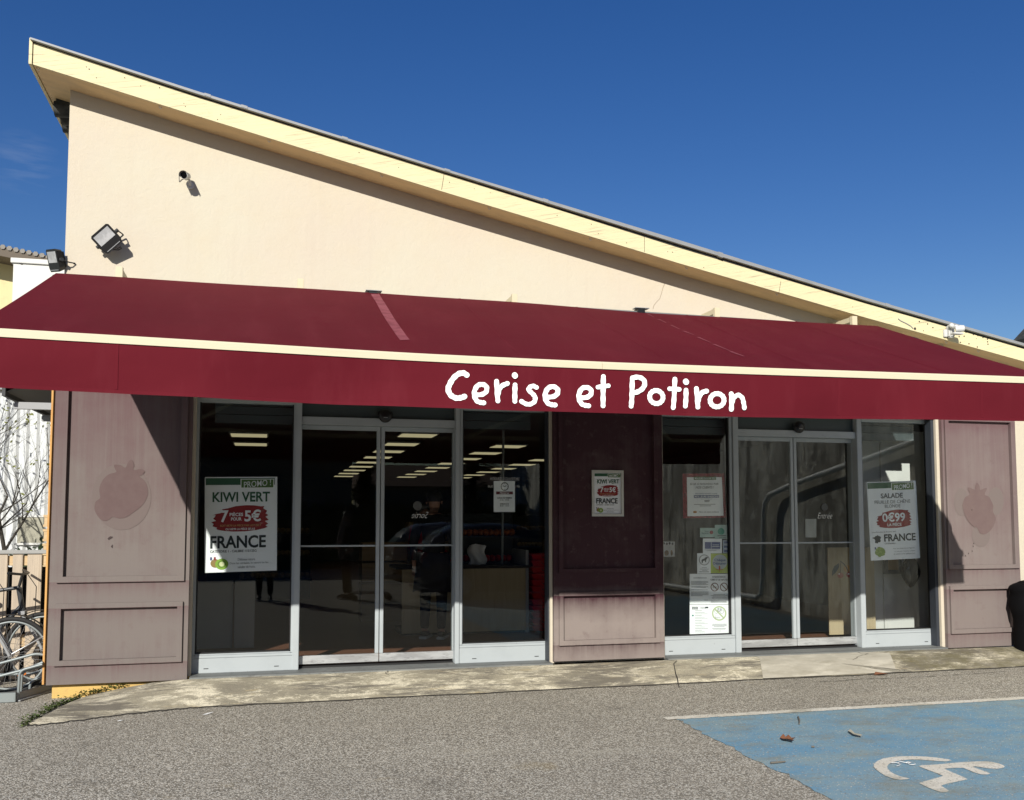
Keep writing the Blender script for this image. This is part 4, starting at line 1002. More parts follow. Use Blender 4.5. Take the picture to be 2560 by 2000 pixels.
# ================================================================== POSTERS AND NOTICES
def sheet(name, c, x0, y0, x1, y1, Y, label, group=None, paper=None, wav=.004, quad=None):
    """paper hung at the crop rectangle; returns (root, uv mapper, metres per unit)"""
    if quad: q = [W(*c(*p), Y) for p in quad]           # tl, tr, br, bl
    else: q = [W(*c(x0, y0), Y), W(*c(x1, y0), Y), W(*c(x1, y1), Y), W(*c(x0, y1), Y)]
    tl, tr, br, bl = q; cen = (tl + tr + br + bl) / 4
    r = thing(name, label, 'poster' if 'poster' in name else 'notice', cen, group)
    def P(u, v, lift=0.0): 
        p = (tl * (1 - u) + tr * u) * (1 - v) + (bl * (1 - u) + br * u) * v
        p.y += -lift + min(wav, .0006) * math.sin(u * 5 + v * 3); return p
    m = MB(); m.grid(lambda u, v: P(u, v), 10, 10); m.grid(lambda u, v: P(1 - u, v, -.002), 10, 10); obj('paper_sheet', m, paper or M_PAPER, r)
    return r, P
def ptext(r, P, s, u0, u1, v0, v1, mat=M_INK, bold=0.0, shear=0.0, lift=.003, rot=0.0):
    o = text(s, 0, 1, 0, 1, 0, mat, r, bold * 1.35, shear=shear); org = ORG[r.name]
    if o is None: return
    for vt in o.data.vertices:
        co = vt.co + org; a, b = co.x, 1 - co.z
        u = u0 + (u1 - u0) * a; v = v0 + (v1 - v0) * b - rot * (u - (u0 + u1) / 2)
        vt.co = P(u, v, lift) - org
    return o
def pshape(r, P, pts, mat, name, lift=.002):
    m = MB(); m.poly([P(u, v, lift) for u, v in pts][::-1]); return obj(name, m, mat, r)
def plines(r, P, rows, mat=M_INKG, lift=.0022):
    m = MB()
    for u0, u1, v, h in rows:
        a = [P(u0, v, lift), P(u0, v + h, lift), P(u1, v + h, lift), P(u1, v, lift)]; m.add(a, [(0, 1, 2, 3)])
    return obj('fine_print', m, mat, r)
def rect(u0, v0, u1, v1): return [(u0, v0), (u1, v0), (u1, v1), (u0, v1)]
def circ(cu, cv, ru, rv, n=28): return [(cu + ru * math.cos(2 * PI * k / n), cv + rv * math.sin(2 * PI * k / n)) for k in range(n)]
SPL = [(.08, .33), (.02, .38), (.16, .30), (.20, .20), (.18, .16), (.28, .13), (.42, .05), (.60, .02), (.74, .03), (.86, .07), (.92, .06), (.90, .14), (.97, .24), (.94, .33), (.99, .40), (.94, .46), (1.0, .58), (.93, .62), (.99, .72), (.94, .78), (.98, .84), (.92, .89), (.78, .95), (.58, .99), (.38, .99), (.22, .96), (.12, .92), (.08, .88), (.10, .84), (.02, .78), (.04, .70), (.0, .63), (.08, .58), (.03, .50), (.06, .44)]
def splash(r, P, u0, u1, v0, v1): pshape(r, P, [(u0 + a * (u1 - u0), v0 + b * (v1 - v0)) for a, b in SPL], M_INKR, 'brush_splash', .002)
def kiwi_poster(r, P):
    pshape(r, P, rect(.012, .012, .965, .085), M_GREEN, 'header_band'); pshape(r, P, rect(.49, .022, .955, .120), M_LETTER, 'tag_border', .003); pshape(r, P, rect(.50, .028, .945, .114), M_LEAFG, 'promo_tag', .004)
    ptext(r, P, 'PROMO !', .535, .91, .040, .104, M_PAPER, .002, lift=.006, rot=.07)
    ptext(r, P, 'KIWI VERT', .105, .90, .160, .265, M_GREEN, .018)
    splash(r, P, .09, .885, .295, .580)
    for s, a in (('7', (.215, .325, .352, .478)), ('PIÈCES', (.34, .525, .372, .415)), ('POUR', (.36, .505, .428, .462)), ('5€', (.545, .775, .348, .474))): ptext(r, P, s, *a, M_PAPER, .02, lift=.0045)
    ptext(r, P, 'SOIT 0€70 LA PIÈCE PAR LOT DE 7', .21, .775, .498, .524, mk('gold_ink', (0.62, 0.40, 0.16), 0.7), .01, lift=.0045); ptext(r, P, 'OU 0€99 LA PIÈCE SEULE', .285, .69, .535, .562, M_PAPER, .01, lift=.0045)
    ptext(r, P, 'FRANCE', .075, .845, .618, .752, M_INK, .02); ptext(r, P, 'CATÉGORIE 1 - CALIBRE 115/125G', .075, .715, .762, .795, M_INK, .008)
    for i, m_ in enumerate((M_NAVY, M_PAPER, M_INKR)): pshape(r, P, rect(.075 + i * .026, .84, .10 + i * .026, .872), m_, 'flag_stripe')
    pshape(r, P, circ(.145, .905, .065, .045), M_KIWIS, 'whole_kiwi'); pshape(r, P, circ(.235, .915, .09, .058), M_KIWI, 'kiwi_slice', .003); pshape(r, P, circ(.235, .915, .035, .024), M_KIWI2, 'kiwi_core', .004)
    mm = MB()
    for k in range(22):
        a_ = 2 * PI * k / 22; c_ = (.235 + .05 * math.cos(a_), .915 + .034 * math.sin(a_)); mm.poly([P(u, v, .004) for u, v in circ(c_[0], c_[1], .006, .0035, 6)][::-1])
    obj('kiwi_seeds', mm, M_INK, r)
    ptext(r, P, 'Délicieux nature.', .455, .70, .858, .884, M_INKG); ptext(r, P, 'Dans les céréales, le yaourt ou les', .345, .88, .898, .926, M_INKG); ptext(r, P, 'salades de fruits.', .455, .70, .936, .962, M_INKG)
k1 = crop(490, 1170, 6.0913)
r, P = sheet('promo_poster', k1, 0, 0, 0, 0, .045, 'large kiwi promotion poster hung inside the left shop window', 'kiwi promotion posters', quad=[(135, 138), (1238, 133), (1230, 1560), (130, 1597)])
kiwi_poster(r, P)
# the framed one on the middle panel
k2 = crop(1440, 1150, 10.0375)
r, P = sheet('framed_poster', k2, 455, 322, 1150, 1350, -.2085, 'small kiwi promotion poster in a silver frame on the middle maroon panel', 'kiwi promotion posters', wav=0)
kiwi_poster(r, P)
fm_ = MB(); a = W(*k2(400, 250), -.225); b = W(*k2(1205, 1415), -.225); c = W(*k2(458, 322), -.225); d = W(*k2(1148, 1352), -.225)
for pg in ([(a.x, a.z), (b.x, a.z), (d.x, c.z), (c.x, c.z)], [(a.x, b.z), (b.x, b.z), (d.x, d.z), (c.x, d.z)], [(a.x, a.z), (c.x, c.z), (c.x, d.z), (a.x, b.z)], [(b.x, a.z), (d.x, c.z), (d.x, d.z), (b.x, b.z)]): fm_.prism(pg, -.2235, -.2055)
obj('snap_frame', fm_, mk('silver_frame', (0.62, 0.61, 0.56), 0.4, 0.4), r)
# salad poster
k3 = crop(2140, 1180, 7.111)
r, P = sheet('promo_poster', k3, 0, 0, 0, 0, .04, 'lettuce promotion poster hung inside the right shop window', wav=.006, quad=[(190, 183), (1062, 152), (1140, 1533), (268, 1576)])
pshape(r, P, rect(.01, .01, .935, .085), M_GREEN, 'header_band'); pshape(r, P, rect(.49, .018, .955, .118), M_LETTER, 'tag_border', .003); pshape(r, P, rect(.50, .024, .945, .112), M_LEAFG, 'promo_tag', .004)
ptext(r, P, 'PROMO !', .54, .91, .040, .100, M_PAPER, .002, lift=.006, rot=.07)
ptext(r, P, 'SALADE', .265, .715, .150, .215, M_INKG, .02); ptext(r, P, 'FEUILLE DE CHÊNE', .135, .86, .228, .282, M_INKG, .0); ptext(r, P, 'BLONDE', .335, .65, .295, .338, M_INKG, .0)
splash(r, P, .14, .87, .36, .60)
ptext(r, P, '0€99', .27, .735, .398, .518, M_PAPER, .02, lift=.0045); ptext(r, P, 'LA PIÈCE', .365, .65, .528, .572, M_PAPER, .012, lift=.0045)
ptext(r, P, 'Saint-Georges-de-Reneins (69)', .04, .53, .635, .655, M_INKG)
pshape(r, P, [(.045, .712), (.10, .703), (.12, .688), (.145, .692), (.155, .676), (.175, .690), (.215, .700), (.225, .715), (.205, .735), (.215, .755), (.20, .773), (.165, .770), (.155, .785), (.095, .778), (.105, .745), (.09, .728)], M_INK, 'country_map')
ptext(r, P, 'FRANCE', .285, .93, .672, .768, M_INK, .02); ptext(r, P, 'CATÉGORIE 1', .29, .515, .780, .802, M_INKG, .008)
for i, m_ in enumerate((M_NAVY, M_PAPER, M_INKR)): pshape(r, P, rect(.085 + i * .028, .832, .112 + i * .028, .862), m_, 'flag_stripe')
rs = random.Random(4)
pshape(r, P, [(.195 + (.105 + rs.uniform(-.014, .014)) * math.cos(2 * PI * k / 26), .895 + (.060 + rs.uniform(-.009, .009)) * math.sin(2 * PI * k / 26)) for k in range(26)], M_LETTUCE, 'lettuce', .003)
ptext(r, P, 'Pour une salade tout en légèreté,', .46, .90, .853, .873, M_INKG); ptext(r, P, "À mélanger à d'autres variétés", .48, .90, .888, .908, M_INKG); ptext(r, P, 'de salade et avec quelques noix', .46, .90, .923, .943, M_INKG)
# opening hours
k4 = crop(1220, 1180, 14.22)
r, P = sheet('opening_hours_notice', k4, 205, 318, 958, 1420, .03, 'opening hours sheet with a clock symbol in the middle window')
pshape(r, P, circ(.51, .180, .19, .138), M_INK, 'clock_rim', .0015); pshape(r, P, circ(.51, .180, .150, .108), M_PAPER, 'clock_face', .003)
ms = MB()
for (u0, v0, u1, v1, w_) in ((.51, .182, .41, .150, .012), (.51, .182, .59, .152, .012), (.51, .075, .51, .10, .010), (.51, .262, .51, .286, .010), (.37, .180, .395, .180, .008), (.625, .180, .65, .180, .008)):
    d = Vector((u1 - u0, (v1 - v0))).normalized(); n_ = Vector((-d.y, d.x)) * w_
    ms.poly([P(u0 + n_.x, v0 + n_.y, .0045), P(u1 + n_.x, v1 + n_.y, .0045), P(u1 - n_.x, v1 - n_.y, .0045), P(u0 - n_.x, v0 - n_.y, .0045)])
obj('clock_hands', ms, M_INK, r)
pshape(r, P, rect(.11, .342, .905, .432), mk('burgundy_ink', (0.16, 0.015, 0.025), 0.7), 'title_band'); ptext(r, P, 'Horaires', .28, .72, .355, .420, M_PAPER, .005, .2, lift=.004)
ptext(r, P, 'LUNDI AU SAMEDI', .17, .85, .525, .575, M_INK, .015); ptext(r, P, '8H30 - 19H30', .29, .72, .598, .630, M_INK, .01); ptext(r, P, 'DIMANCHE', .30, .71, .722, .765, M_INK, .015); ptext(r, P, '8H30 - 12H30', .29, .72, .788, .822, M_INK, .01)
# notices at the right of the third window
k5 = crop(1700, 1160, 3.877)
GN = 'paper notices stuck inside the window left of the entrance'
def note(name, x0, y0, x1, y1, label, paper=None, Y=.030): return sheet(name, k5, x0, y0, x1, y1, Y, label, GN, paper, .002)
r, P = sheet('award_poster', k5, 0, 0, 0, 0, .032, 'award poster with a cherry pattern border, highest on the window left of the entrance', None, M_CHERRYP, .003, quad=[(24, 92), (430, 90), (452, 520), (30, 526)])
pshape(r, P, rect(.10, .085, .93, .955), M_PAPER, 'inner_sheet', .002); pshape(r, P, rect(.26, .075, .79, .145), M_LEAFG, 'title_tag', .004); ptext(r, P, 'MEILLEURE ENSEIGNE 2023', .28, .77, .090, .130, M_PAPER, .005, lift=.006)
ptext(r, P, 'ÉLUE À NOUVEAU PAR', .17, .84, .205, .260, M_INK, .0, .25, .004); ptext(r, P, 'NOS CLIENTS !', .30, .73, .288, .340, M_INK, .0, .25, .004)
ptext(r, P, 'PALMARÈS FRANCE Capital', .29, .80, .435, .475, M_NAVY, .0, lift=.004); pshape(r, P, rect(.255, .49, .84, .550), M_NAVY, 'blue_band', .004); ptext(r, P, 'MEILLEURE ENSEIGNE', .27, .83, .502, .540, M_PAPER, .01, lift=.006)
ptext(r, P, 'QUALITÉ DE SERVICE', .41, .68, .565, .585, M_INKG, .0, lift=.004); plines(r, P, [(.49, .62, .605, .012), (.50, .61, .63, .012), (.25, .75, .69, .010), (.38, .65, .725, .010)], lift=.004)
ptext(r, P, 'Merci de votre confiance', .36, .82, .845, .885, M_INKG, .0, .25, .004); pshape(r, P, circ(.27, .865, .045, .025), mk('pumpkin_ink', (0.55, 0.25, 0.04), 0.7), 'fruit_mark', .004)
r, P = note('meal_voucher_notice', 195, 620, 352, 710, 'pale mint meal voucher sticker, wider one of the upper pair', M_MINT); pshape(r, P, circ(.69, .48, .11, .20), M_INKR, 'round_mark'); ptext(r, P, 'Ticket', .27, .52, .30, .44, M_INK); ptext(r, P, 'Restaurant', .10, .54, .48, .64, M_INK)
r, P = note('meal_card_notice', 338, 590, 462, 726, 'pale mint sticker with a green oval, beside the wider mint sticker', M_MINT, .027); pshape(r, P, [(.26 + .22 * 1 + .26 * math.cos(2 * PI * k / 24) * (1 + .1 * math.sin(2 * PI * k / 24)), .46 + .24 * math.sin(2 * PI * k / 24)) for k in range(24)], mk('sea_green_ink', (0.05, 0.33, 0.24), 0.7), 'oval_mark'); plines(r, P, [(.20, .85, .74, .07), (.30, .55, .90, .05), (.60, .85, .90, .05)])
r, P = note('payment_notice', 222, 722, 407, 865, 'white sheet with a navy blue two part band'); pshape(r, P, rect(.10, .24, .42, .70), M_NAVY, 'blue_field'); pshape(r, P, rect(.44, .24, .90, .70), M_NAVY, 'blue_field'); plines(r, P, [(.50, .84, .42, .03), (.46, .86, .54, .03)], M_PAPER, .004); plines(r, P, [(.08, .88, .76, .025), (.2, .7, .82, .02)])
r, P = note('card_logo_notice', 418, 738, 467, 862, 'narrow strip of small navy card symbols', mk('pale_blue_paper', (0.45, 0.55, 0.66), .7)); 
for v in (.08, .42, .76): pshape(r, P, rect(.15, v, .85, v + .18), M_NAVY, 'card_symbol')
r, P = note('no_dogs_notice', 167, 865, 298, 1062, 'white notice with a crossed out dog in a circle')
m = MB()
for k in range(32):
    a0, a1 = 2 * PI * k / 32, 2 * PI * (k + 1) / 32; m.poly([P(.52 + .40 * math.cos(a0), .33 + .27 * math.sin(a0), .002), P(.52 + .40 * math.cos(a1), .33 + .27 * math.sin(a1), .002), P(.52 + .33 * math.cos(a1), .33 + .22 * math.sin(a1), .002), P(.52 + .33 * math.cos(a0), .33 + .22 * math.sin(a0), .002)][::-1])
obj('grey_ring', m, mk('pale_grey_ink', (0.42, 0.43, 0.43), .7), r)
pshape(r, P, [(.30, .34), (.36, .30), (.50, .27), (.60, .20), (.72, .18), (.80, .22), (.72, .26), (.66, .32), (.64, .44), (.58, .44), (.56, .36), (.42, .38), (.40, .48), (.33, .48)], M_INK, 'dog_symbol', .003); plines(r, P, [(.32, .70, .70, .02), (.20, .85, .77, .02), (.35, .75, .83, .02), (.15, .85, .90, .03)])
r, P = note('lunch_cheque_notice', 298, 868, 467, 1058, 'lime green meal cheque notice with a pale disc', M_LIME); pshape(r, P, circ(.52, .43, .42, .38), mk('pale_grey_paper', (0.55, 0.60, 0.62), .7), 'pale_disc'); ptext(r, P, 'Chèque', .20, .84, .26, .43, M_NAVY, .012, lift=.004); ptext(r, P, 'Déjeuner', .14, .88, .44, .60, M_NAVY, .012, lift=.004)
pshape(r, P, rect(.45, .63, .53, .80), mk('orange_red_ink', (0.55, 0.06, 0.03), .7), 'table_mark', .004); pshape(r, P, rect(.30, .80, .70, .825), MATS['orange_red_ink'], 'table_mark', .004); pshape(r, P, rect(.48, .825, .51, .94), MATS['orange_red_ink'], 'table_mark', .004)
r, P = note('text_notice', 95, 1065, 287, 1358, 'grey sheet of small print left of the no smoking notice'); plines(r, P, [(.18, .85, .125, .018)] + [(.06, .93 - .1 * (k % 3 == 2), .24 + k * .035, .013) for k in range(4)] + [(.06, .92, .42, .012), (.06, .8, .445, .012), (.06, .9, .52, .012)] + [(.06, .94 - .3 * (k == 4), .59 + k * .032, .013) for k in range(5)] + [(.70, .92, .86, .012)])
def no_sign(r, P, cu, cv, ru, rv, col):
    m = MB()
    for k in range(28):
        a0, a1 = 2 * PI * k / 28, 2 * PI * (k + 1) / 28; m.poly([P(cu + ru * f * math.cos(a), cv + rv * f * math.sin(a), .002) for a, f in ((a0, 1), (a1, 1), (a1, .80), (a0, .80))][::-1])
    m.poly([P(cu + ru * x, cv + rv * y, .0035) for x, y in ((-.66, -.52), (-.52, -.66), (.66, .52), (.52, .66))]); obj('ban_circle', m, col, r)
M_BAN = mk('ban_ring_ink', (0.17, 0.07, 0.05), .7)
r, P = note('no_smoking_notice', 288, 1065, 468, 1358, 'no smoking notice with two crossed out circles'); ptext(r, P, 'INTERDICTION DE', .14, .84, .07, .13, M_INK, .01); ptext(r, P, 'FUMER ET DE VAPOTER', .04, .96, .165, .225, M_INK, .01)
for cu in (.26, .76):
    no_sign(r, P, cu, .435, .215, .145, M_BAN)
pshape(r, P, rect(.15, .425, .37, .445), M_INK, 'cigarette', .003); pshape(r, P, [(.66, .39), (.69, .38), (.85, .49), (.82, .50)], M_INK, 'vape', .003)
plines(r, P, [(.20, .82, .675, .014), (.05, .95, .705, .012), (.15, .85, .735, .012), (.10, .90, .785, .016), (.14, .20, .79, .02), (.05, .95, .885, .012), (.05, .9, .91, .012), (.05, .94, .935, .012)])
r, P = note('recycling_notice', 95, 1362, 289, 1650, 'bright white sheet with small symbols and lists, lowest left of the notices')
for i in range(6): pshape(r, P, rect(.12 + (i % 3) * .10, .075 + (i // 3) * .05, .19 + (i % 3) * .10, .115 + (i // 3) * .05), M_INK, 'pictogram')
pshape(r, P, rect(.76, .075, .92, .125), M_INK, 'pictogram'); plines(r, P, [(.52, .75, .09, .012), (.52, .8, .125, .01)] + [(.25, .60 + .3 * ((k * 7) % 3) / 2, .20 + k * .055, .011) for k in range(14)])
pshape(r, P, circ(.15, .37, .045, .03), mk('teal_ink', (0.05, 0.25, 0.24), .7), 'round_mark')
r, P = note('no_bikes_notice', 290, 1362, 475, 1648, 'bright white notice forbidding bicycles and scooters, lowest right of the notices')
no_sign(r, P, .48, .30, .38, .25, mk('pale_green_ink', (0.52, 0.60, 0.38), .7))
m = MB()
for cu in (.33, .62):
    for k in range(20):
        a0, a1 = 2 * PI * k / 20, 2 * PI * (k + 1) / 20; m.poly([P(cu + .10 * f * math.cos(a), .24 + .065 * f * math.sin(a), .003) for a, f in ((a0, 1), (a1, 1), (a1, .85), (a0, .85))][::-1])
for a_, b_ in (((.33, .24), (.42, .15)), ((.42, .15), (.58, .15)), ((.58, .15), (.62, .24)), ((.48, .24), (.58, .15)), ((.33, .24), (.48, .24)), ((.42, .15), (.48, .24)), ((.58, .15), (.56, .11)), ((.38, .13), (.46, .13)), ((.25, .33), (.28, .45)), ((.28, .45), (.52, .45))):
    d = (Vector(b_) - Vector(a_)).normalized(); n_ = Vector((-d.y, d.x)) * .007; m.poly([P(*(Vector(q) + n_ * s), .0035) for q, s in ((a_, 1), (b_, 1), (b_, -1), (a_, -1))])
obj('bicycle_symbol', m, M_INKG, r); plines(r, P, [(.12, .88, .655, .011), (.12, .86, .685, .011), (.10, .88, .715, .011), (.2, .75, .745, .011), (.10, .85, .80, .011), (.15, .8, .83, .011), (.42, .58, .89, .011)])
# sheet on the right door
k6 = crop(1800, 1000, 2.509)
r, P = sheet('door_notice', k6, 536, 746, 604, 862, .085, 'small pale sheet taped inside the right sliding door', None, mk('greyed_paper', (0.36, 0.37, 0.36), .7)); plines(r, P, [(.2, .8, .1, .03), (.3, .75, .2, .02), (.25, .8, .3, .02), (.1, .9, .9, .02)], M_STEELG)
r, P = sheet('shelf_poster', crop(1380, 1330, 4.2), 1155, 100, 1290, 260, .75, 'small white poster of potatoes seen inside the window left of the entrance', None, None); pshape(r, P, circ(.35, .75, .17, .18), M_CARD, 'vegetable_picture'); pshape(r, P, circ(.75, .75, .09, .18), M_CARD, 'vegetable_picture')
for k in range(4): pshape(r, P, circ(.15 + .22 * k, .12 + .03 * (k % 2), .08, .08), M_INKG, 'symbol')

# ================================================================== LEFT OF THE SHOP
# two bicycles parked parallel to the wall
def bicycle(x, y, tilt, label, colour):
    """front hub at x, y; the bicycle runs away to the left"""
    r = thing('bicycle', label, 'bicycle', (x, y, GZ), 'bicycles in the rack')
    rw, z = .345, GZ + .36
    def wheel(cx):
        m = MB(); m.ring((cx, y, z), (0, 1, 0), rw - .018, .021, 64, 10); w = obj('wheel', m, M_TYRE, r)
        m = MB(); m.ring((cx, y, z), (0, 1, 0), rw - .045, .011, 64, 8, 1.1); obj('rim', m, M_GALV, w)
        m = MB(); m.tube([(cx, y - .045, z), (cx, y + .045, z)], .019, 12); obj('hub', m, M_CHROME, w)
        m = MB()
        for k in range(32):
            a = 2 * PI * k / 32; b = a + (.55 if k % 4 < 2 else -.55); s_ = .022 if k % 2 else -.022
            m.tube([(cx + .017 * math.cos(b), y + s_, z + .017 * math.sin(b)), (cx + (rw - .05) * math.cos(a), y, z + (rw - .05) * math.sin(a))], .0014, 4, False)
        obj('spokes', m, mk('dull_spoke_steel', (0.30, 0.30, 0.30), .5, .3), w)
        m = MB(); a = -1.05; m.obox((cx + .2 * math.cos(a), y - .012, z + .2 * math.sin(a)), Vector((math.cos(a + 1.57), 0, math.sin(a + 1.57))), Vector((0, 1, 0)), Vector((math.cos(a), 0, math.sin(a))), .035, .006, .014); obj('reflector', m, M_ORANGE, w)
        m = MB(); vs = []
        for k in range(25):
            a = R(20 + 150 * k / 24)
            for s_ in (-.03, 0, .03): vs.append((cx + (rw + .025 - abs(s_) * .3) * math.cos(a), y + s_, z + (rw + .025 - abs(s_) * .3) * math.sin(a)))
        m.add(vs, [(k * 3 + j, k * 3 + j + 1, k * 3 + j + 4, k * 3 + j + 3) for k in range(24) for j in (0, 1)], True); obj('mudguard', m, M_BLACK, w)
    wheel(x); wheel(x - 1.06)
    hx, bbx = x - .16, x - .60
    head0, head1 = Vector((hx - .03, y, z + .36)), Vector((hx - .07, y, z + .58)); bb = Vector((bbx, y, z - .06)); seat = Vector((bbx - .15, y, z + .50)); rear = Vector((x - 1.06, y, z))
    f = MB(); f.tube([head0 + Vector((0, 0, .06)), bb], .021, 10); f.tube([head1, seat], .018, 10); f.tube([seat, bb], .018, 10); f.tube([head0, head1], .024, 10)
    for s_ in (-.05, .05): f.tube([bb + Vector((0, s_ * .5, 0)), rear + Vector((0, s_, 0))], .011, 8); f.tube([seat, rear + Vector((0, s_, 0))], .010, 8)
    obj('frame', f, colour, r)
    f = MB()
    for s_ in (-.05, .05): f.tube([head0 + Vector((0, s_ * .9, -.02)), Vector((x - .05, y + s_, z + .10)), Vector((x, y + s_, z))], .014, 8)
    f.box(head0.x - .03, head0.x + .03, y - .055, y + .055, head0.z - .03, head0.z); obj('fork', f, M_STEELG, r)
    f = MB(); f.tube([head1, head1 + Vector((.03, 0, .13))], .014, 8); f.tube([head1 + Vector((-.03, -.29, .15)), head1 + Vector((.05, -.14, .13)), head1 + Vector((.05, .14, .13)), head1 + Vector((-.03, .29, .15))], .012, 8)
    f.tube([head1 + Vector((.05, .1, .12)), head1 + Vector((.14, .06, 0)), Vector((x - .09, y + .03, z + .2))], .004, 6); obj('handlebar', f, M_BLACK, r)
    f = MB(); f.ball((seat.x - .02, y, seat.z + .10), .12, 14, 1.05, .62, .32); f.tube([seat, seat + Vector((-.02, 0, .09))], .013, 8); obj('saddle', f, M_BLACK, r)
    f = MB(); f.tube([bb + Vector((0, -.04, 0)), bb + Vector((0, .04, 0))], .09, 20); f.tube([bb + Vector((0, -.06, 0)), bb + Vector((.16, -.07, -.05)), bb + Vector((.16, -.14, -.05))], .011, 6); f.tube([bb + Vector((0, .06, 0)), bb + Vector((-.16, .07, .05)), bb + Vector((-.16, .14, .05))], .011, 6); obj('crankset', f, M_STEEL, r)
    f = MB()
    for s_ in (-.06, .06): f.tube([(x + .02, y + s_, z + .02), (x + .28, y + s_ * .8, z + .17), (x + .3, y, z + .19)] if tilt else [rear + Vector((0, s_, .02)), rear + Vector((.0, s_, rw + .05))], .007, 6)
    obj('carrier_stay', f, M_ALU_BARE, r)
    return r
bicycle(-2.195, .06, 1, 'front bicycle of the pair, its silver rimmed wheel in the rack beside the shop corner', M_BIKE)
bicycle(-2.02, .50, 0, 'rear bicycle of the pair, mostly hidden behind the front wheel', mk('bike_dark_grey', (0.05, 0.055, 0.06), .35))
# rack of bent galvanised tube
rk = thing('bicycle_rack', 'galvanised tube bicycle rack at the left corner of the shop', 'bicycle rack', (-2.3, 0, GZ))
kq = crop(0, 1480, 5.02)
def rq(x, y, Y): return W(*kq(x, y), Y)
def bend(a, b, c, r=.05, n=6):
    d0 = (a - b).normalized(); d1 = (c - b).normalized(); return [b + d0 * r * (1 - t) ** 2 + d1 * r * t ** 2 for t in [k / n for k in range(n + 1)]]
for Y, pts in ((-.10, [(-420, 1010), (480, 765), (600, 800)]), (-.22, [(-420, 1160), (350, 965), (590, 880)]), (.22, [(-300, 1050), (470, 1020), (640, 890)])):
    A3 = [rq(*p, Y) for p in pts]; A3 = [Vector((min(q.x, -1.872), q.y, q.z)) for q in A3]; p = [A3[0]] + bend(A3[0], A3[1], A3[2], .06) + [A3[2]]
    m = MB(); m.tube(p, .013, 10); obj('top_rail', m, M_GALV, rk)
for Y, pts in ((-.235, [(225, 1380), (248, 985), (600, 905)]), (-.17, [(262, 1355), (275, 1000), (600, 925)]), (.02, [(372, 1270), (378, 1120), (600, 1055)])):
    A3 = [rq(*p, Y) for p in pts]; A3 = [Vector((min(q.x, -1.872), q.y, q.z)) for q in A3]; p = [A3[0]] + bend(A3[0], A3[1], A3[2], .05) + [A3[2]]
    m = MB(); m.tube(p, .0125, 10); obj('hoop', m, M_GALV, rk)
m = MB(); a = rq(205, 1450, -.26); m.box(-3.2, a.x + .0, -.30, -.24, GZ + .004, GZ + .085); obj('base_rail', m, M_GALV, rk, bevel=.004)
m = MB(); b = Vector((a.x, -.26, 0)); e = Vector((-1.84, .34, 0)); dd = (e - b).normalized(); m.obox((b + e) / 2 + Vector((0, 0, GZ + .042)), dd, Vector((-dd.y, dd.x, 0)), Vector((0, 0, 1)), (e - b).length / 2, .006, .036); m.obox((b + e) / 2 + Vector((0, 0, GZ + .010)), dd, Vector((-dd.y, dd.x, 0)), Vector((0, 0, 1)), (e - b).length / 2, .035, .005); obj('base_rail', m, M_STEELG, rk)
# pallet fence
pf_ = thing('slat_fence', 'fence of upright weathered pallet boards behind the bicycles', 'fence', (-2.6, .95, GZ))
zc = W(60, 1376, .9).z; fq_ = crop(0, 1340, 10.66)
slx = [(W(*fq_(-330, 600), .9).x, W(*fq_(-70, 600), .9).x), (W(*fq_(-30, 600), .9).x, W(*fq_(210, 600), .9).x), (W(*fq_(345, 600), .9).x, W(*fq_(612, 600), .9).x), (W(*fq_(735, 600), .9).x, W(*fq_(1120, 600), .9).x), (W(*fq_(1290, 600), .9).x, W(*fq_(1420, 600), .9).x + .05)]
x = slx[0][0] - .16
for k in range(4): slx.insert(0, (x - .13, x)); x -= .19
for a, b in slx:
    m = MB(); m.box(a, b, .895, .918, GZ + .02, zc - .03); obj('fence_board', m, M_SLAT, pf_, bevel=.003)
m = MB(); m.box(slx[0][0] - .02, -1.86, .875, .935, zc - .033, zc + .004); obj('cap_rail', m, M_GREYWOOD, pf_, bevel=.004)
for z0, z1 in ((zc - .15, zc - .05), (.15, .27)):
    m = MB(); m.box(slx[0][0], -1.86, .92, .945, z0, z1); obj('cross_board', m, M_PALLET, pf_, bevel=.003)
m = MB(); m.box(slx[0][0], -1.86, 1.05, 1.07, GZ, zc - .17); obj('back_sheet', m, M_RUBBER, pf_)
# stacked pallets seen past the fence
ps = thing('pallet_stack', 'stack of fresh wooden pallets behind the slat fence', 'pallets', (-2.0, 2.2, GZ))
za = W(115, 1287, 1.8).z; zb = W(115, 1372, 1.8).z; xl = W(107, 1330, 1.8).x
for k in range(12):
    z = za - .075 - k * .155
    if z < GZ + .1: break
    m = MB(); m.box(xl, -1.83, 1.8, 2.8, z + .05, z + .075); m.box(xl, -1.83, 1.8, 2.8, z - .055, z - .03)
    for xx in (xl + .01, -1.95): m.box(xx, xx + .10, 1.805, 2.8, z - .03, z + .05)
    obj('pallet', m, M_PALLET, ps)
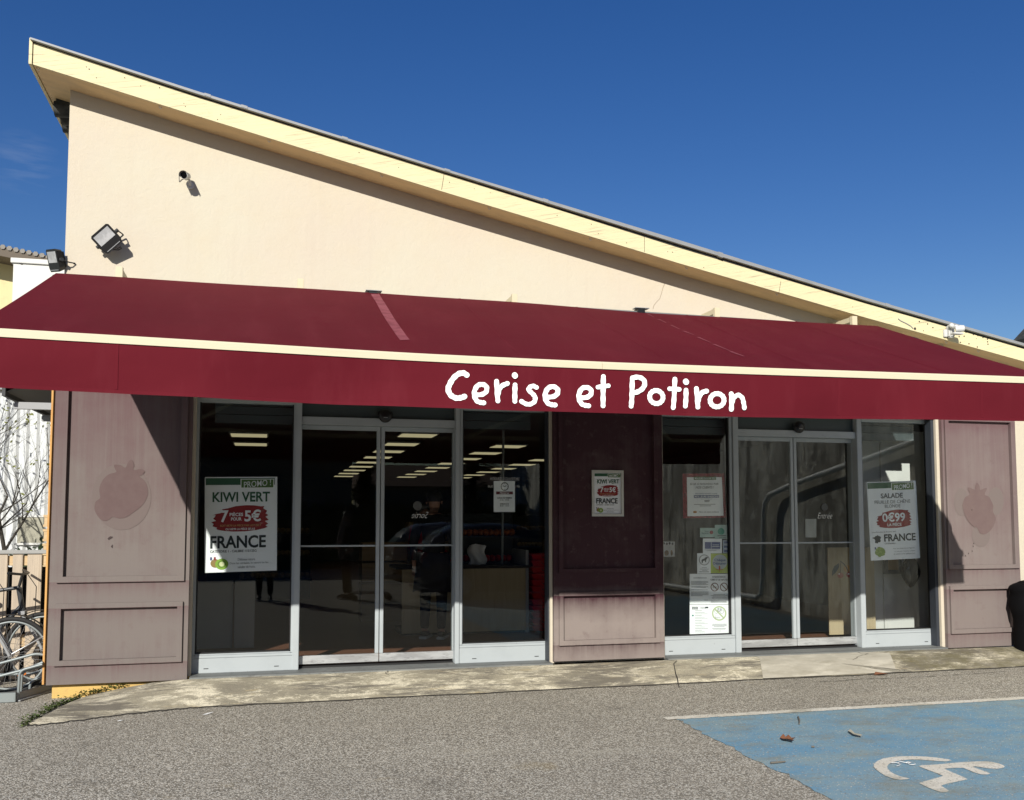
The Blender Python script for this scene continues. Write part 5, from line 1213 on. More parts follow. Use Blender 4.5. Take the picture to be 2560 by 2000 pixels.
# white corrugated shed far back
YS = 9.0
sh_ = thing('corrugated_shed', 'white ribbed metal shed with tree shadows behind the fence', 'shed', (-4.2, YS, GZ))
m = MB(); x = -9.0; P_ = []
while x < -1.9:
    P_ += [(x, YS), (x + .045, YS - .035), (x + .085, YS - .035), (x + .13, YS)]; x += .165
m.add([(a, b, GZ) for a, b in P_] + [(a, b, 3.7) for a, b in P_], [(i, i + 1, i + 1 + len(P_), i + len(P_)) for i in range(len(P_) - 1)]); m.box(-9, -1.9, YS + .01, YS + .2, GZ, 3.7)
obj('ribbed_wall', m, M_SHED, sh_)
a = W(45, 1293, YS - .05); b = W(107, 1357, YS - .05); m = MB(); m.box(a.x, b.x, YS - .06, YS - .02, b.z, a.z); wn_ = obj('window', m, mk('beige_blind', (0.40, 0.39, 0.31), .7), sh_)
m = MB(); m.box(a.x - .02, b.x + .05, YS - .075, YS - .03, a.z, a.z + .035); m.box(a.x - .04, b.x + .05, YS - .085, YS - .03, b.z - .035, b.z); obj('window_frame', m, M_WHITE, wn_)
m = MB(); m.box(-9.1, -1.8, YS - .10, YS + 3, 3.7, 3.78); obj('roof', m, M_ZINC, sh_)
# bare trees in front of the shed
def bare_tree(x, y, h, seed, lean, label, sc0=.075):
    t = thing('bare_tree', label, 'tree', (x, y, GZ), 'bare trees by the white shed'); rg = random.Random(seed); tr = MB(); tw = MB(); lf = MB()
    def grow(p, d, L, r, lev):
        n = 5; pts = [p.copy()]; q = p.copy(); dd = d.copy()
        for i in range(n):
            dd = (dd + Vector((rg.uniform(-1, 1), rg.uniform(-1, 1), rg.uniform(-.5, .8))) * .13).normalized(); q = q + dd * (L / n); pts.append(q.copy())
        rr = [r * (1 - .5 * i / n) for i in range(n + 1)]
        (tr if lev < 2 else tw).tube(pts, rr, 7 if lev < 2 else 4, False)
        if lev >= 4:
            for _ in range(2):
                if rg.random() < .18: c = pts[rg.randrange(2, n + 1)]; u = Vector((rg.uniform(-1, 1), rg.uniform(-1, 1), rg.uniform(-1, 1))).normalized() * .035; v = u.orthogonal().normalized() * .02; lf.add([c, c + u + v, c + u * 2, c + u - v], [(0, 1, 2, 3)])
            return
        for k in range(5 if lev == 0 else 4):
            i = rg.randrange(2, n + 1) if k else n
            b = (dd + Vector((rg.uniform(-1, 1), rg.uniform(-.8, .8), rg.uniform(-.35, .75))) * .9).normalized(); grow(pts[i], b, L * rg.uniform(.5, .75), rr[i] * .62, lev + 1)
    grow(Vector((x, y, GZ)), Vector(lean).normalized(), h, sc0, 0)
    obj('trunk', tr, M_BARK, t); obj('twigs', tw, M_BARK, t); obj('young_leaves', lf, M_TWIGLEAF, t)
bare_tree(-4.25, 5.3, 1.9, 5, (.12, 0, 1), 'bare twiggy tree before the white shed, close to the shop corner', .06)
bare_tree(-6.3, 6.2, 2.2, 9, (.35, 0, 1), 'bare twiggy tree further left before the white shed', .085)
bare_tree(-5.3, 7.4, 2.0, 15, (.1, 0, 1), 'thin bare tree standing closest to the white shed', .06)
bare_tree(-4.0, 7.9, 1.8, 21, (-.1, 0, 1), 'slender bare tree between shed window and shop corner', .05)
iv = MB(); rg = random.Random(6)
for k in range(520):
    x = rg.uniform(-4.1, -3.1); z = .75 + rg.random() * .42 * (1 - abs(x + 3.55) / .75) + rg.uniform(-.8, 0); y = 7.6 + rg.uniform(-.35, .35)
    u = Vector((rg.uniform(-1, 1), rg.uniform(-1, 1), rg.uniform(-1, 1))).normalized() * .05; v = u.cross(Vector((rg.random(), rg.random(), rg.random() + .2))).normalized() * .04
    iv.add([Vector((x, y, z)) - u, Vector((x, y, z)) + v, Vector((x, y, z)) + u, Vector((x, y, z)) - v], [(0, 1, 2, 3)])
single('ivy_bush', iv, M_IVY, 'dark ivy bush below the shed window', 'bush')
# lean-to canopy on the side wall
cn = thing('side_canopy', 'dark steel lean-to canopy under the left end of the awning', 'canopy', (-2.2, 1.5, 2.5))
m = MB(); m.add([(-2.36, .22, 2.62), (-1.82, .22, 2.86), (-1.82, 5, 2.86), (-2.36, 5, 2.62)], [(0, 1, 2, 3)]); m.add([(-2.36, .22, 2.59), (-2.36, 5, 2.59), (-1.82, 5, 2.83), (-1.82, .22, 2.83)], [(0, 1, 2, 3)]); m.box(-2.385, -2.355, .20, 5, 2.55, 2.65); obj('canopy_roof', m, M_STEEL, cn)
for k in range(4):
    Y = .36 + k * 1.16; m = MB(); m.box(-2.32, -1.815, Y, Y + .06, 2.45, 2.50); m.box(-2.315, -1.815, Y + .005, Y + .055, 2.50, 2.515); obj('cross_beam', m, M_STEELG, cn)
# white cabinet and neighbouring gable, top left
cb = thing('cooling_cabinet', 'tall white metal cabinet behind the left end of the awning', 'cabinet', (-2.3, 2.4, 3))
a = W(37, 648, 2.0); b = W(25, 650, 2.35); m = MB(); zt_ = a.z
m.box(-2.76, -1.83, 2.0, 2.7, 2.87, zt_ - .045); obj('cabinet_body', m, M_WHITE, cb)
m = MB(); m.box(-2.785, -1.83, 1.975, 2.72, zt_ - .043, zt_ + .012); obj('cabinet_lid', m, M_WHITE, cb, bevel=.004)
p = W(54, 657, 2.0); m = MB(); m.tube([(p.x, 1.993, p.z), (p.x, 2.0, p.z)], .021, 14); obj('cable_hole', m, M_STEEL, cb)
nb = thing('neighbour_building', 'cream neighbouring building with a dark sloping eave at the far left', 'building', (-7, 14, GZ))
e0 = W(0, 619, 13.0); e1 = W(127, 646, 13.0); sl_ = (e1.z - e0.z) / (e1.x - e0.x)
def ez(x): return e0.z + sl_ * (x - e0.x)
m = MB(); m.prism([(-11, GZ), (-4.2, GZ), (-4.2, ez(-4.2) - .12), (-11, ez(-11) - .12)], 13.6, 17); obj('wall', m, M_YELLOW, nb)
m = MB(); m.prism([(-11.4, ez(-11.4) - .22), (-4.1, ez(-4.1) - .22), (-4.1, ez(-4.1)), (-11.4, ez(-11.4))], 12.8, 17.2); obj('roof', m, mk('brown_eave', (0.17, 0.14, 0.11), .9), nb)
m = MB(); rg = random.Random(2); x = -11.3
while x < -4.1: m.tube([(x, 12.77, ez(x) - .02), (x, 17.2, ez(x) - .02)], .055, 6); x += .13
obj('roof_tiles', m, mk('grey_roof_tile', (0.30, 0.28, 0.25), .9, layers=[((0.5, 0.48, 0.45), 4, .5, .7, .8, (1, 1, 1))]), nb)
fr_ = thing('distant_house', 'corner of a dark tiled roof at the far right edge', 'house', (20, 9.5, GZ))
m = MB(); q0 = W(2531, 853, 10); q1 = W(2566, 815, 10); s_ = (q1.z - q0.z) / (q1.x - q0.x); m.prism([(q0.x, q0.z), (q0.x + 5, q0.z + 5 * s_), (q0.x + 5, q0.z + 5 * s_ - .25), (q0.x + .1, q0.z - .25)], 9.2, 10); obj('roof', m, M_DARKTILE, fr_)
m = MB(); m.prism([(q0.x + .35, GZ), (q0.x + 5, GZ), (q0.x + 5, q0.z + 5 * s_ - .4), (q0.x + .35, q0.z + .0)], 9.4, 9.9); obj('wall', m, M_HOUSE, fr_)
# weeds along the concrete edge
wd = MB(); rg = random.Random(10)
line = [(-1.74, -1.40), (-1.72, -1.15), (-1.69, -.85), (-1.66, -.6), (-1.60, -.42), (-1.50, -.235), (-1.30, -.195), (-1.15, -.19)]
dens = [1.0, 1.2, 1.0, 1.2, 1.5, 1.0, .6]
for i in range(len(line) - 1):
    for k in range(int(150 * dens[i])):
        f = rg.random(); x = line[i][0] + (line[i + 1][0] - line[i][0]) * f - abs(rg.gauss(0, .035)) - .005; y = line[i][1] + (line[i + 1][1] - line[i][1]) * f + rg.gauss(0, .02)
        z0 = GZ if x < -1.55 else GZ + .02 + (x + 1.55) * .16
        c = Vector((x, y, z0 + abs(rg.gauss(0, .022)))); a = rg.uniform(0, 6.28); u = Vector((math.cos(a), math.sin(a), rg.uniform(-.2, .9))).normalized() * rg.uniform(.008, .02); v = u.cross(Vector((0, .3, 1))).normalized() * rg.uniform(.006, .012)
        wd.add([c - u * .3, c + u * .5 + v, c + u * 1.4, c + u * .5 - v], [(0, 1, 2, 3)])
tag(obj('weeds', wd, M_MOSS), 'green weeds growing along the left edge of the concrete', 'weeds', kind='stuff')

# ================================================================== GROUND LITTER
lq = crop(1600, 1600, 2.275)
def ground(x, y, z=GZ + .012): return G(*lq(x, y), z)
def leaf(name, pts, mat, label, cat, curl=.03):
    P3 = [ground(*p) for p in pts]; c = sum((p for p in P3), Vector()) / len(P3); m = MB(); 
    up_ = [p + Vector((0, 0, curl * (.2 + .8 * abs(math.sin(i * 1.7))))) for i, p in enumerate(P3)]
    n = len(P3); cc_ = c + Vector((0, 0, .006))
    m.add(up_ + [cc_], [(i, (i + 1) % n, n) for i in range(n)]); m.add([p - Vector((0, 0, .0015)) for p in up_] + [cc_ - Vector((0, 0, .0015))], [((i + 1) % n, i, n) for i in range(n)])
    return single(name, m, mat, label, cat)
leaf('dry_leaf', [(795, 560), (815, 556), (825, 562), (845, 560), (862, 570), (885, 574), (868, 582), (872, 588), (835, 582), (812, 575)], M_STRAW, 'curled brown leaf lying on the blue parking bay', 'leaf')
q = G(*lq(1365, 176), on_apron(6, -.75)); m = MB()
pts = [(q.x - .07, q.y), (q.x - .02, q.y + .05), (q.x + .05, q.y + .03), (q.x + .09, q.y - .02), (q.x + .03, q.y - .05), (q.x - .04, q.y - .035)]
m.add([(x, y, on_apron(x, y) + .012 + .014 * abs(math.sin(i * 2))) for i, (x, y) in enumerate(pts)] + [(q.x, q.y, on_apron(q.x, q.y) + .02)], [(i, (i + 1) % 6, 6) for i in range(6)]); single('dry_leaf', m, M_STRAW, 'small brown leaf on the smooth concrete patch by the entrance', 'leaf')
leaf('bark_strip', [(1182, 520), (1196, 519), (1222, 535), (1262, 550), (1258, 555), (1215, 548), (1190, 530)], mk('pale_bark', (0.52, 0.50, 0.40), .8), 'pale strip of bark on the blue parking bay', 'bark', .018)
for pts, lab in (([(900, 437), (906, 455), (906, 476)], 'short dark twig near the white line of the bay'), ([(743, 698), (785, 695), (826, 691)], 'dark twig near the left edge of the blue bay'), ([(975, 606), (993, 607)], 'tiny dark twig to the right of the brown leaf')):
    m = MB(); m.tube([ground(*p, GZ + .014) for p in pts], [.007, .0065, .005][:len(pts)], 7); single('twig', m, M_STICK, lab, 'twig', 'twigs on the blue bay')
sq = crop(2160, 1870, 5.747); m = MB()
for pts in ([(390, 212), (450, 207), (500, 215), (520, 232), (505, 248), (470, 256)], [(490, 222), (500, 200), (540, 196), (590, 208), (630, 200), (680, 208), (640, 215), (600, 212)], [(625, 210), (650, 232), (700, 240), (740, 230)]): m.tube([G(*sq(*p), GZ + .014) for p in pts], .0026, 6)
single('string', m, M_STRING, 'tangled white string inside the wheelchair symbol', 'string')
for (x0, y0, x1, y1, lab) in ((505, 695, 535, 686, 'small white paper scrap on the asphalt near the concrete edge'), (292, 758, 308, 754, 'tiny pale scrap on the asphalt at the left')):
    pq = crop(0, 1560, 3.12); a = G(*pq(*((1575, 710) if x0 == 505 else (910, 755))), GZ + .006); b = G(*pq(*((1668, 685) if x0 == 505 else (962, 750))), GZ + .006); d = (b - a); n_ = Vector((-d.y, d.x, 0)).normalized() * .022
    m = MB(); m.add([a, a.lerp(b, .3) - n_, b, a.lerp(b, .6) + n_], [(0, 1, 2, 3)]); single('paper_scrap', m, M_LETTER, lab, 'paper')
# black bin at the right edge
bn = thing('waste_bin', 'black waste bin with a bulging bag liner at the right end of the front', 'bin', (8.55, -.42, GZ))
bq = crop(2320, 1020, 2.508); prof = [(1497, .0), (1400, .0), (1330, .0), (1300, -.018), (1240, -.045), (1190, -.03), (1165, -.022), (1150, -.032), (1120, -.026), (1108, .01), (1098, .06)]
xl = W(*bq(528, 1400), -.42).x + .09; rad = .25; cx = xl + rad; m = MB(); vs = []; n = 28
for yy, off in prof:
    z = W(*bq(528, yy), -.42).z; 
    for k in range(n):
        a = 2 * PI * k / n; r_ = rad - off; w = 1 + (.018 * math.sin(a * 7 + yy) if off < 0 else 0); vs.append((cx + r_ * w * math.cos(a), -.42 + r_ * .9 * w * math.sin(a), z if yy != 1497 else on_apron(cx, -.42) - .01))
h = len(prof); m.add(vs, [(i * n + k, i * n + (k + 1) % n, (i + 1) * n + (k + 1) % n, (i + 1) * n + k) for i in range(h - 1) for k in range(n)], True); M_BIN = mk('matt_black_plastic', (0.005, 0.005, 0.006), .8, 0, .1); obj('bin_body', m, M_BIN, bn)
m = MB(); z = W(*bq(528, 1098), -.42).z; m.ball((cx, -.42, z - .01), .20, 20, 1, .9, .22); obj('bin_lid', m, M_BIN, bn)

# ================================================================== INSIDE THE SHOP
lamp0 = None
ORD = ['first', 'second', 'third', 'fourth', 'fifth', 'sixth', 'seventh', 'eighth', 'ninth', 'tenth', 'eleventh', 'twelfth']
def ceiling_light(x, y, row, n_):
    global lamp0
    lab_ = 'glowing ceiling panel, %s from the front in the row behind %s' % (ORD[n_], row)
    if lamp0 is None:
        r = thing('ceiling_light', lab_, 'ceiling light', (x, y, 2.76), 'ceiling lights in rows inside the shop')
        m = MB(); m.box(x - .31, x + .31, y - .31, y + .31, 2.765, 2.79); obj('housing', m, M_WHITE, r)
        m = MB(); m.box(x - .28, x + .28, y - .28, y + .28, 2.757, 2.764); obj('diffuser', m, M_LAMP, r); lamp0 = r
    else: dup(lamp0, (x, y, 2.76), lab_)
for k in range(9):
    y = 5.75 + 1.86 * k
    ceiling_light(2.37, y, 'the left sliding door', k)
    if k: ceiling_light(4.36, y, 'the middle window', k - 1)
    if k > 2: ceiling_light(6.15, y, 'the middle panel', k - 3)
for k, y in enumerate((6.4, 8.3)): ceiling_light(-.27, y, 'the left window', k)
ceiling_light(6.15, 3.9, 'the notices', 0)
# checkout counter
co = thing('checkout_counter', 'pale plywood checkout counter behind the middle window', 'counter', (2.5, 2.3, 0))
m = MB(); m.box(1.62, 3.17, 2.05, 2.08, .03, .80); obj('front_board', m, M_COUNTER, co)
m = MB(); m.box(1.55, 3.23, 2.03, 2.75, .80, .835); obj('counter_top', m, M_DARKCLOTH, co)
m = MB(); m.box(3.172, 3.21, 2.05, 2.75, .0, 1.02); obj('side_board', m, M_STEELG, co); m = MB(); m.box(1.62, 3.17, 2.10, 2.7, .0, .06); obj('plinth', m, M_RUBBER, co)
bs0 = None
for k in range(12):
    z = .02 + k * .080
    lab = 'red plastic basket, %s of the stack beside the checkout counter' % ('topmost' if k == 11 else 'lowest' if k == 0 else ORD[k] + ' from the bottom')
    if bs0 is None:
        r = thing('shopping_basket', lab, 'basket', (3.44, 2.2, z), 'stacked red shopping baskets')
        m = MB(); m.add([(3.26, 2.0, z), (3.62, 2.0, z), (3.62, 2.4, z), (3.26, 2.4, z), (3.23, 1.97, z + .066), (3.65, 1.97, z + .066), (3.65, 2.43, z + .066), (3.23, 2.43, z + .066)], [(3, 2, 1, 0), (0, 1, 5, 4), (1, 2, 6, 5), (2, 3, 7, 6), (3, 0, 4, 7)]); obj('basket_body', m, M_BASKET, r)
        m = MB(); m.tube([(3.23, 1.965, z + .066), (3.65, 1.965, z + .066), (3.65, 2.435, z + .066), (3.23, 2.435, z + .066), (3.23, 1.965, z + .066)], .008, 6); obj('rim', m, M_BASKET, r)
        m = MB(); m.tube([(3.35, 1.955, z + .055), (3.36, 1.945, z + .03), (3.52, 1.945, z + .03), (3.53, 1.955, z + .055)], .005, 6); obj('handle', m, M_BLACK, r); bs0 = r
    else: dup(bs0, (3.44, 2.2, z), lab)
pl_ = MB(); pl_.tube([(2.93, 2.3, .835), (2.945, 2.3, 2.75)], .016, 8); po = single('display_pole', pl_, M_GALV, 'thin metal pole rising from the checkout counter', 'pole')
wb = MB(); wb.grid(lambda u, v: (2.50 + .20 * u + .02 * math.sin(v * 7), 2.25 + .03 * math.sin(u * 9 + v * 4), .84 + .26 * v * (1 - .15 * abs(u - .3))), 10, 10); wb.grid(lambda u, v: (2.70 - .20 * u + .02 * math.sin(v * 7), 2.33 + .03 * math.sin(u * 7), .84 + .24 * v), 10, 10)
single('paper_bag', wb, M_PAPER, 'crumpled white paper bag standing on the checkout counter', 'bag')
# cherry board by the entrance
cb_ = thing('cherry_board', 'light wood board painted with two cherries inside the entrance', 'board', (6.75, .63, 0))
bd0 = Vector((6.55, .66)); bd1 = Vector((7.16, .62)); zt_ = W(2067, 1369, .65).z
m = MB(); m.add([(bd0.x, bd0.y, .03), (bd1.x, bd1.y, .03), (bd1.x + .01, bd1.y + .03, .03), (bd0.x + .01, bd0.y + .03, .03), (bd0.x, bd0.y, zt_), (bd1.x, bd1.y, zt_), (bd1.x + .01, bd1.y + .03, zt_), (bd0.x + .01, bd0.y + .03, zt_)], [(0, 3, 2, 1), (4, 5, 6, 7), (0, 1, 5, 4), (1, 2, 6, 5), (2, 3, 7, 6), (3, 0, 4, 7)]); obj('board', m, M_COUNTER, cb_)
nb_ = Vector(((bd1 - bd0).y, -(bd1 - bd0).x)).normalized()
def onboard(px, py, l=.003):
    d = ray(px, py); t = ((bd0.x - CAM.x) * nb_.x + (bd0.y - CAM.y) * nb_.y) / (d.x * nb_.x + d.y * nb_.y); p = CAM + d * t; return Vector((p.x + nb_.x * l, p.y + nb_.y * l, p.z))
cq2 = crop(2060, 1380, 6.4235)
def bpoly(pts, mat, name, l):
    m = MB(); P3 = [onboard(*cq2(x, y), l) for x, y in pts]; m.poly(P3); return obj(name, m, mat, cb_)
M_CHR = mk('cherry_red', (0.33, 0.012, 0.025), .6); M_CHR2 = mk('cherry_faded', (0.50, 0.17, 0.13), .6)
bpoly(ell(262, 375, 50, 44), M_CHR2, 'cherry', .003); bpoly(ell(412, 362, 58, 48), M_CHR, 'cherry', .003); bpoly(ell(240, 352, 12, 11), M_PAPER, 'highlight', .005); bpoly(ell(392, 352, 14, 13), M_PAPER, 'highlight', .005)
bpoly([(125, 385), (130, 300), (160, 230), (240, 178), (235, 250), (205, 310), (165, 350)], M_SHUTTER, 'leaf', .003); bpoly(ell(380, 270, 68, 60), mk('pale_orange_paint', (0.55, 0.33, 0.14), .7), 'orange', .0015)
for st in ([(262, 168), (270, 168), (262, 335), (254, 335)], [(245, 140), (262, 140), (330, 195), (375, 265), (392, 320), (380, 320), (362, 270), (322, 208)]): bpoly(st, M_STEEL, 'stem', .004)
lb = MB(); a = W(528, 1450, 1.2); lb.box(-.30, W(638, 1450, 1.3).x, 1.30, 1.33, .02, .74); lb.box(-1.0, -.32, 1.34, 1.36, .02, .74)
single('leaning_board', lb, mk('grey_display_board', (0.34, 0.35, 0.33), .8), 'grey display boards behind the bottom of the left window', 'board')
pic = thing('wall_picture', 'dark framed picture behind the right shop window', 'picture', (7.3, .5, .7))
a = W(*cq2(960, 120), .53); b = W(*cq2(1245, 350), .53); m = MB(); m.box(a.x, b.x, .52, .548, b.z, a.z + .25); obj('frame', m, M_STEEL, pic); m = MB(); m.box(a.x + .05, b.x - .05, .515, .519, b.z + .05, a.z + .2); obj('picture', m, M_CARD, pic)
bb_ = MB(); c = W(*cq2(1390, 310), .40); bb_.grid(lambda u, v: (c.x + (.115 + .012 * math.sin(u * 37 + v * 9)) * math.sin(PI * v) ** .7 * math.cos(2 * PI * u), .40 + .08 * math.sin(PI * v) * math.sin(2 * PI * u), c.z + .20 - .40 * v), 30, 16)
single('black_bag', bb_, mk('shiny_black_bag', (0.012, 0.012, 0.014), .22), 'shiny black bag hanging behind the right shop window', 'bag')
# crates and shelves deeper in the shop
def crates(x, y, n, label, mat):
    r = thing('crate_stack', label, 'crates', (x, y, 0), 'crate stacks inside the shop')
    for k in range(n):
        m = MB(); z = .05 + k * .27
        m.box(x - .30, x + .30, y - .2, y - .18, z, z + .24); m.box(x - .30, x + .30, y + .18, y + .2, z, z + .24); m.box(x - .30, x - .28, y - .18, y + .18, z, z + .24); m.box(x + .28, x + .30, y - .18, y + .18, z, z + .24); m.box(x - .28, x + .28, y - .18, y + .18, z, z + .02)
        obj('crate', m, mat, r)
crates(1.55, 3.4, 4, 'stack of wooden crates behind the left sliding door', M_CRATE); crates(2.20, 3.6, 5, 'taller stack of wooden crates behind the door handle side', M_CRATE); crates(4.5, 4.6, 4, 'stack of cardboard boxes behind the middle panel', M_CARD)
for x, y, lab in ((.2, 7.5, 'dark produce shelf behind the left window'), (-.6, 12, 'long dark shelf far back at the left'), (3.1, 4.4, 'produce shelf with orange and red fruit behind the counter'), (6.3, 12, 'dark shelf far back at the right')):
    r = thing('produce_shelf', lab, 'shelf', (x, y, 0)); 
    m = MB(); m.box(x - .6, x + .6, y + .35, y + .4, 0, 1.5); obj('back_panel', m, M_STEEL, r)
    for k in range(3):
        m = MB(); m.box(x - .6, x + .6, y - .3 + .1 * k, y + .35, .35 + .38 * k, .40 + .38 * k); obj('shelf', m, M_STEEL, r)
        m = MB(); rg = random.Random(k + int(x * 10))
        for q in range(14): m.ball((x - .55 + q * .082, y - .15 + .1 * k, .45 + .38 * k), .055, 8)
        obj('fruit', m, ((M_ORANGE, M_BASKET, M_ORANGE) if y == 4.4 else (M_CARD, M_CRATE, M_CARD))[k], r)

# ------------------------------------------------------------------ people
def skin_mesh(name, chains, mat, parent, sub=2):
    """chains of (x, y, z, radius) grown into one smooth surface with the Skin modifier"""
    org = ORG[parent.name]; vs = []; es = []; rad = []; idx = {}
    for ch in chains:
        prev = None
        for (x, y, z, r_) in ch:
            key = (round(x, 4), round(y, 4), round(z, 4))
            if key not in idx: idx[key] = len(vs); vs.append((x - org.x, y - org.y, z - org.z)); rad.append(r_)
            if prev is not None and prev != idx[key]: es.append((prev, idx[key]))
            prev = idx[key]
    me = bpy.data.meshes.new(name); me.from_pydata(vs, es, []); o = bpy.data.objects.new(name, me); COL.objects.link(o)
    o.modifiers.new('s', 'SKIN').use_smooth_shade = True; sd_ = o.modifiers.new('u', 'SUBSURF'); sd_.levels = sub; sd_.render_levels = sub
    for i, r_ in enumerate(rad):
        sv = me.skin_vertices[0].data[i]; sv.radius = (r_, r_) if not isinstance(r_, tuple) else r_; sv.use_root = (i == 0)
    dg = bpy.context.evaluated_depsgraph_get(); dg.update(); nm = bpy.data.meshes.new_from_object(o.evaluated_get(dg)); o.modifiers.clear(); o.data = nm; bpy.data.meshes.remove(me)
    nm.polygons.foreach_set('use_smooth', [True] * len(nm.polygons)); nm.materials.clear(); nm.materials.append(mat); o.parent = parent; ORG[o.name] = org; return o
def person(label, x, y, z0, face, top, legs, hair, h=1.70, coat_len=0.0, coat=None, arms='phone', group=None, seated=False, bag=None):
    """standing figure facing the angle face (0 = +y)"""
    r = thing('person', label, 'person', (x, y, z0), group); s = h / 1.70; cf, sf = math.cos(face), math.sin(face)
    def T(a, b, c): return (x + (a * cf - b * sf) * s, y + (a * sf + b * cf) * s, z0 + c * s)
    def ch(*p): return [(*T(a, b, c), q * s if not isinstance(q, tuple) else tuple(k * s for k in q)) for a, b, c, q in p]
    hp = (0, 0, .93)
    C_ = [ch((0, 0, .93, .125), (0, .0, 1.08, .115), (0, .01, 1.25, .13), (0, .0, 1.38, .11), (0, .0, 1.46, .055), (0, .02, 1.52, .055), (0, .03, 1.60, .088), (0, .02, 1.665, .07))]
    hands = {}
    for sg in (-1, 1):
        C_.append(ch((0, 0, .93, .125), (sg * .09, 0, .84, .085), (sg * .10, .015, .48, .055), (sg * .10, -.01, .09, .038), (sg * .11, .10, .035, .03), (sg * .115, .17, .025, .022)))
        if arms == 'phone': el, wr, hd = (sg * .25, .04, 1.10), (sg * .10, .26, 1.24), (sg * .05, .32, 1.28)
        elif arms == 'cart': el, wr, hd = (sg * .25, .03, 1.10), (sg * .22, .28, 1.02), (sg * .21, .36, 1.02)
        else: el, wr, hd = (sg * .24, -.03, 1.12), (sg * .25, .05, .88), (sg * .25, .08, .80)
        C_.append(ch((0, .0, 1.38, .11), (sg * .17, 0, 1.385, .06), (*el, .043), (*wr, .028), (*hd, .032))); hands[sg] = (Vector(wr), Vector(hd))
    body = skin_mesh('body', C_, M_SKIN, r)
    for sg in (-1, 1):                                     # five separate fingers on each hand
        wr, hd = hands[sg]; d = (hd - wr).normalized(); side = Vector((1, 0, 0)) if abs(d.x) < .8 else Vector((0, 1, 0)); side = (side - d * side.dot(d)).normalized(); dn = d.cross(side)
        if dn.z > 0: dn = -dn
        fm_ = MB()
        for q in range(4):
            b0 = hd + side * (q - 1.5) * .017 + d * .018; L = (.058, .066, .062, .048)[q]
            pts = [b0, b0 + d * L * .5, b0 + d * L * .8 + dn * L * .3, b0 + d * L * .85 + dn * L * .6]; fm_.tube([T(*p) for p in pts], [.0085 * s, .008 * s, .0075 * s, .006 * s], 6)
        b0 = hd - side * sg * .03 - d * .01; fm_.tube([T(*p) for p in (b0, b0 - side * sg * .022 + d * .025, b0 - side * sg * .018 + d * .05)], [.010 * s, .009 * s, .007 * s], 6); obj('fingers', fm_, M_SKIN, body)
    # clothing as its own surfaces over the body
    g_ = .016
    cl = [ch((0, 0, .90, .135 + g_), (0, 0, 1.08, .125 + g_), (0, .01, 1.25, .14 + g_), (0, 0, 1.39, .115 + g_), (0, 0, 1.45, .065))]
    for sg in (-1, 1):
        wr, hd = hands[sg]; el = (sg * .25, .04, 1.10) if arms == 'phone' else (sg * .25, .03, 1.10) if arms == 'cart' else (sg * .24, -.03, 1.12)
        cl.append(ch((0, 0, 1.39, .115 + g_), (sg * .17, 0, 1.39, .075), (*el, .058), (*(wr - (wr - Vector(el)) * .08), .042)))
    skin_mesh('jacket', cl, top, r)
    if coat_len:
        m = MB()
        def skirt(u, v):
            a = 2 * PI * u; rr = .165 + .05 * v; return T(rr * 1.15 * math.cos(a), rr * .85 * math.sin(a), 1.0 - coat_len * v + .01 * math.sin(a * 5) * v)
        m.grid(skirt, 32, 8); obj('coat_skirt', m, top, r)
    skin_mesh('trousers', [ch((0, 0, .95, .135), (sg * .09, 0, .84, .098), (sg * .10, .015, .48, .070), (sg * .10, -.01, .10, .056)) for sg in (-1, 1)], legs, r)
    for sg in (-1, 1):
        m = MB(); p = T(sg * .105, .06, .05); m.obox(T(sg * .105, .06, .012), Vector((cf, sf, 0)), Vector((-sf, cf, 0)), Vector((0, 0, 1)), .048 * s, .14 * s, .014 * s); so_ = obj('sole', m, M_SOLE, r, bevel=.008)
        skin_mesh('shoe', [ch((sg * .10, -.03, .09, .05), (sg * .10, -.03, .055, .05), (sg * .108, .09, .05, .043), (sg * .112, .165, .04, .032))], M_SHOE, r)
    m = MB(); c = T(0, .012, 1.625); vs = []; n = 20
    def cap(u, v):
        a = 2 * PI * u; th = v * 1.9; front = max(0, math.sin(a)) ; th *= 1 - .42 * front
        return T(.098 * math.sin(th) * math.cos(a), .01 + .108 * math.sin(th) * math.sin(a), 1.632 + .108 * math.cos(th))
    m.grid(cap, 24, 10); obj('hair', m, hair, r)
    m = MB()
    for sg in (-1, 1): m.ball(T(sg * .034, .113, 1.60), .011 * s, 8); 
    obj('eyes', m, M_RUBBER, body)
    m = MB(); m.tube([T(0, .108, 1.60), T(0, .135, 1.570), T(0, .112, 1.562)], [.008 * s, .014 * s, .010 * s], 8); m.ball(T(-.092, .015, 1.59), .022 * s, 8, .5); m.ball(T(.092, .015, 1.59), .022 * s, 8, .5); obj('nose_and_ears', m, M_SKIN, body)
    m = MB(); m.tube([T(-.024, .108, 1.532), T(0, .117, 1.529), T(.024, .108, 1.532)], .006 * s, 6); obj('mouth', m, M_CHR2, body)
    return r
person('customer in dark clothes standing inside behind the left sliding door', 1.95, 1.75, 0, R(-25), M_DARKCLOTH, M_DARKCLOTH, M_HAIR, 1.72, .45, arms='down')
person('cashier in red behind the checkout counter', 2.02, 2.95, 0, R(215), M_REDCLOTH, M_DARKCLOTH, M_HAIRG, 1.58, arms='cart')
person('photographer in a long beige coat holding a phone up in front of the shop', .02, -9.90, GZ, R(0), M_COAT, M_DARKCLOTH, M_HAIR, 1.76, .55, arms='phone')
pc = person('person in a black jacket and pale scarf with a shopping cart in the car park', 1.62, -9.75, GZ, R(75), M_DARKCLOTH, M_DARKCLOTH, M_HAIR, 1.72, arms='cart')
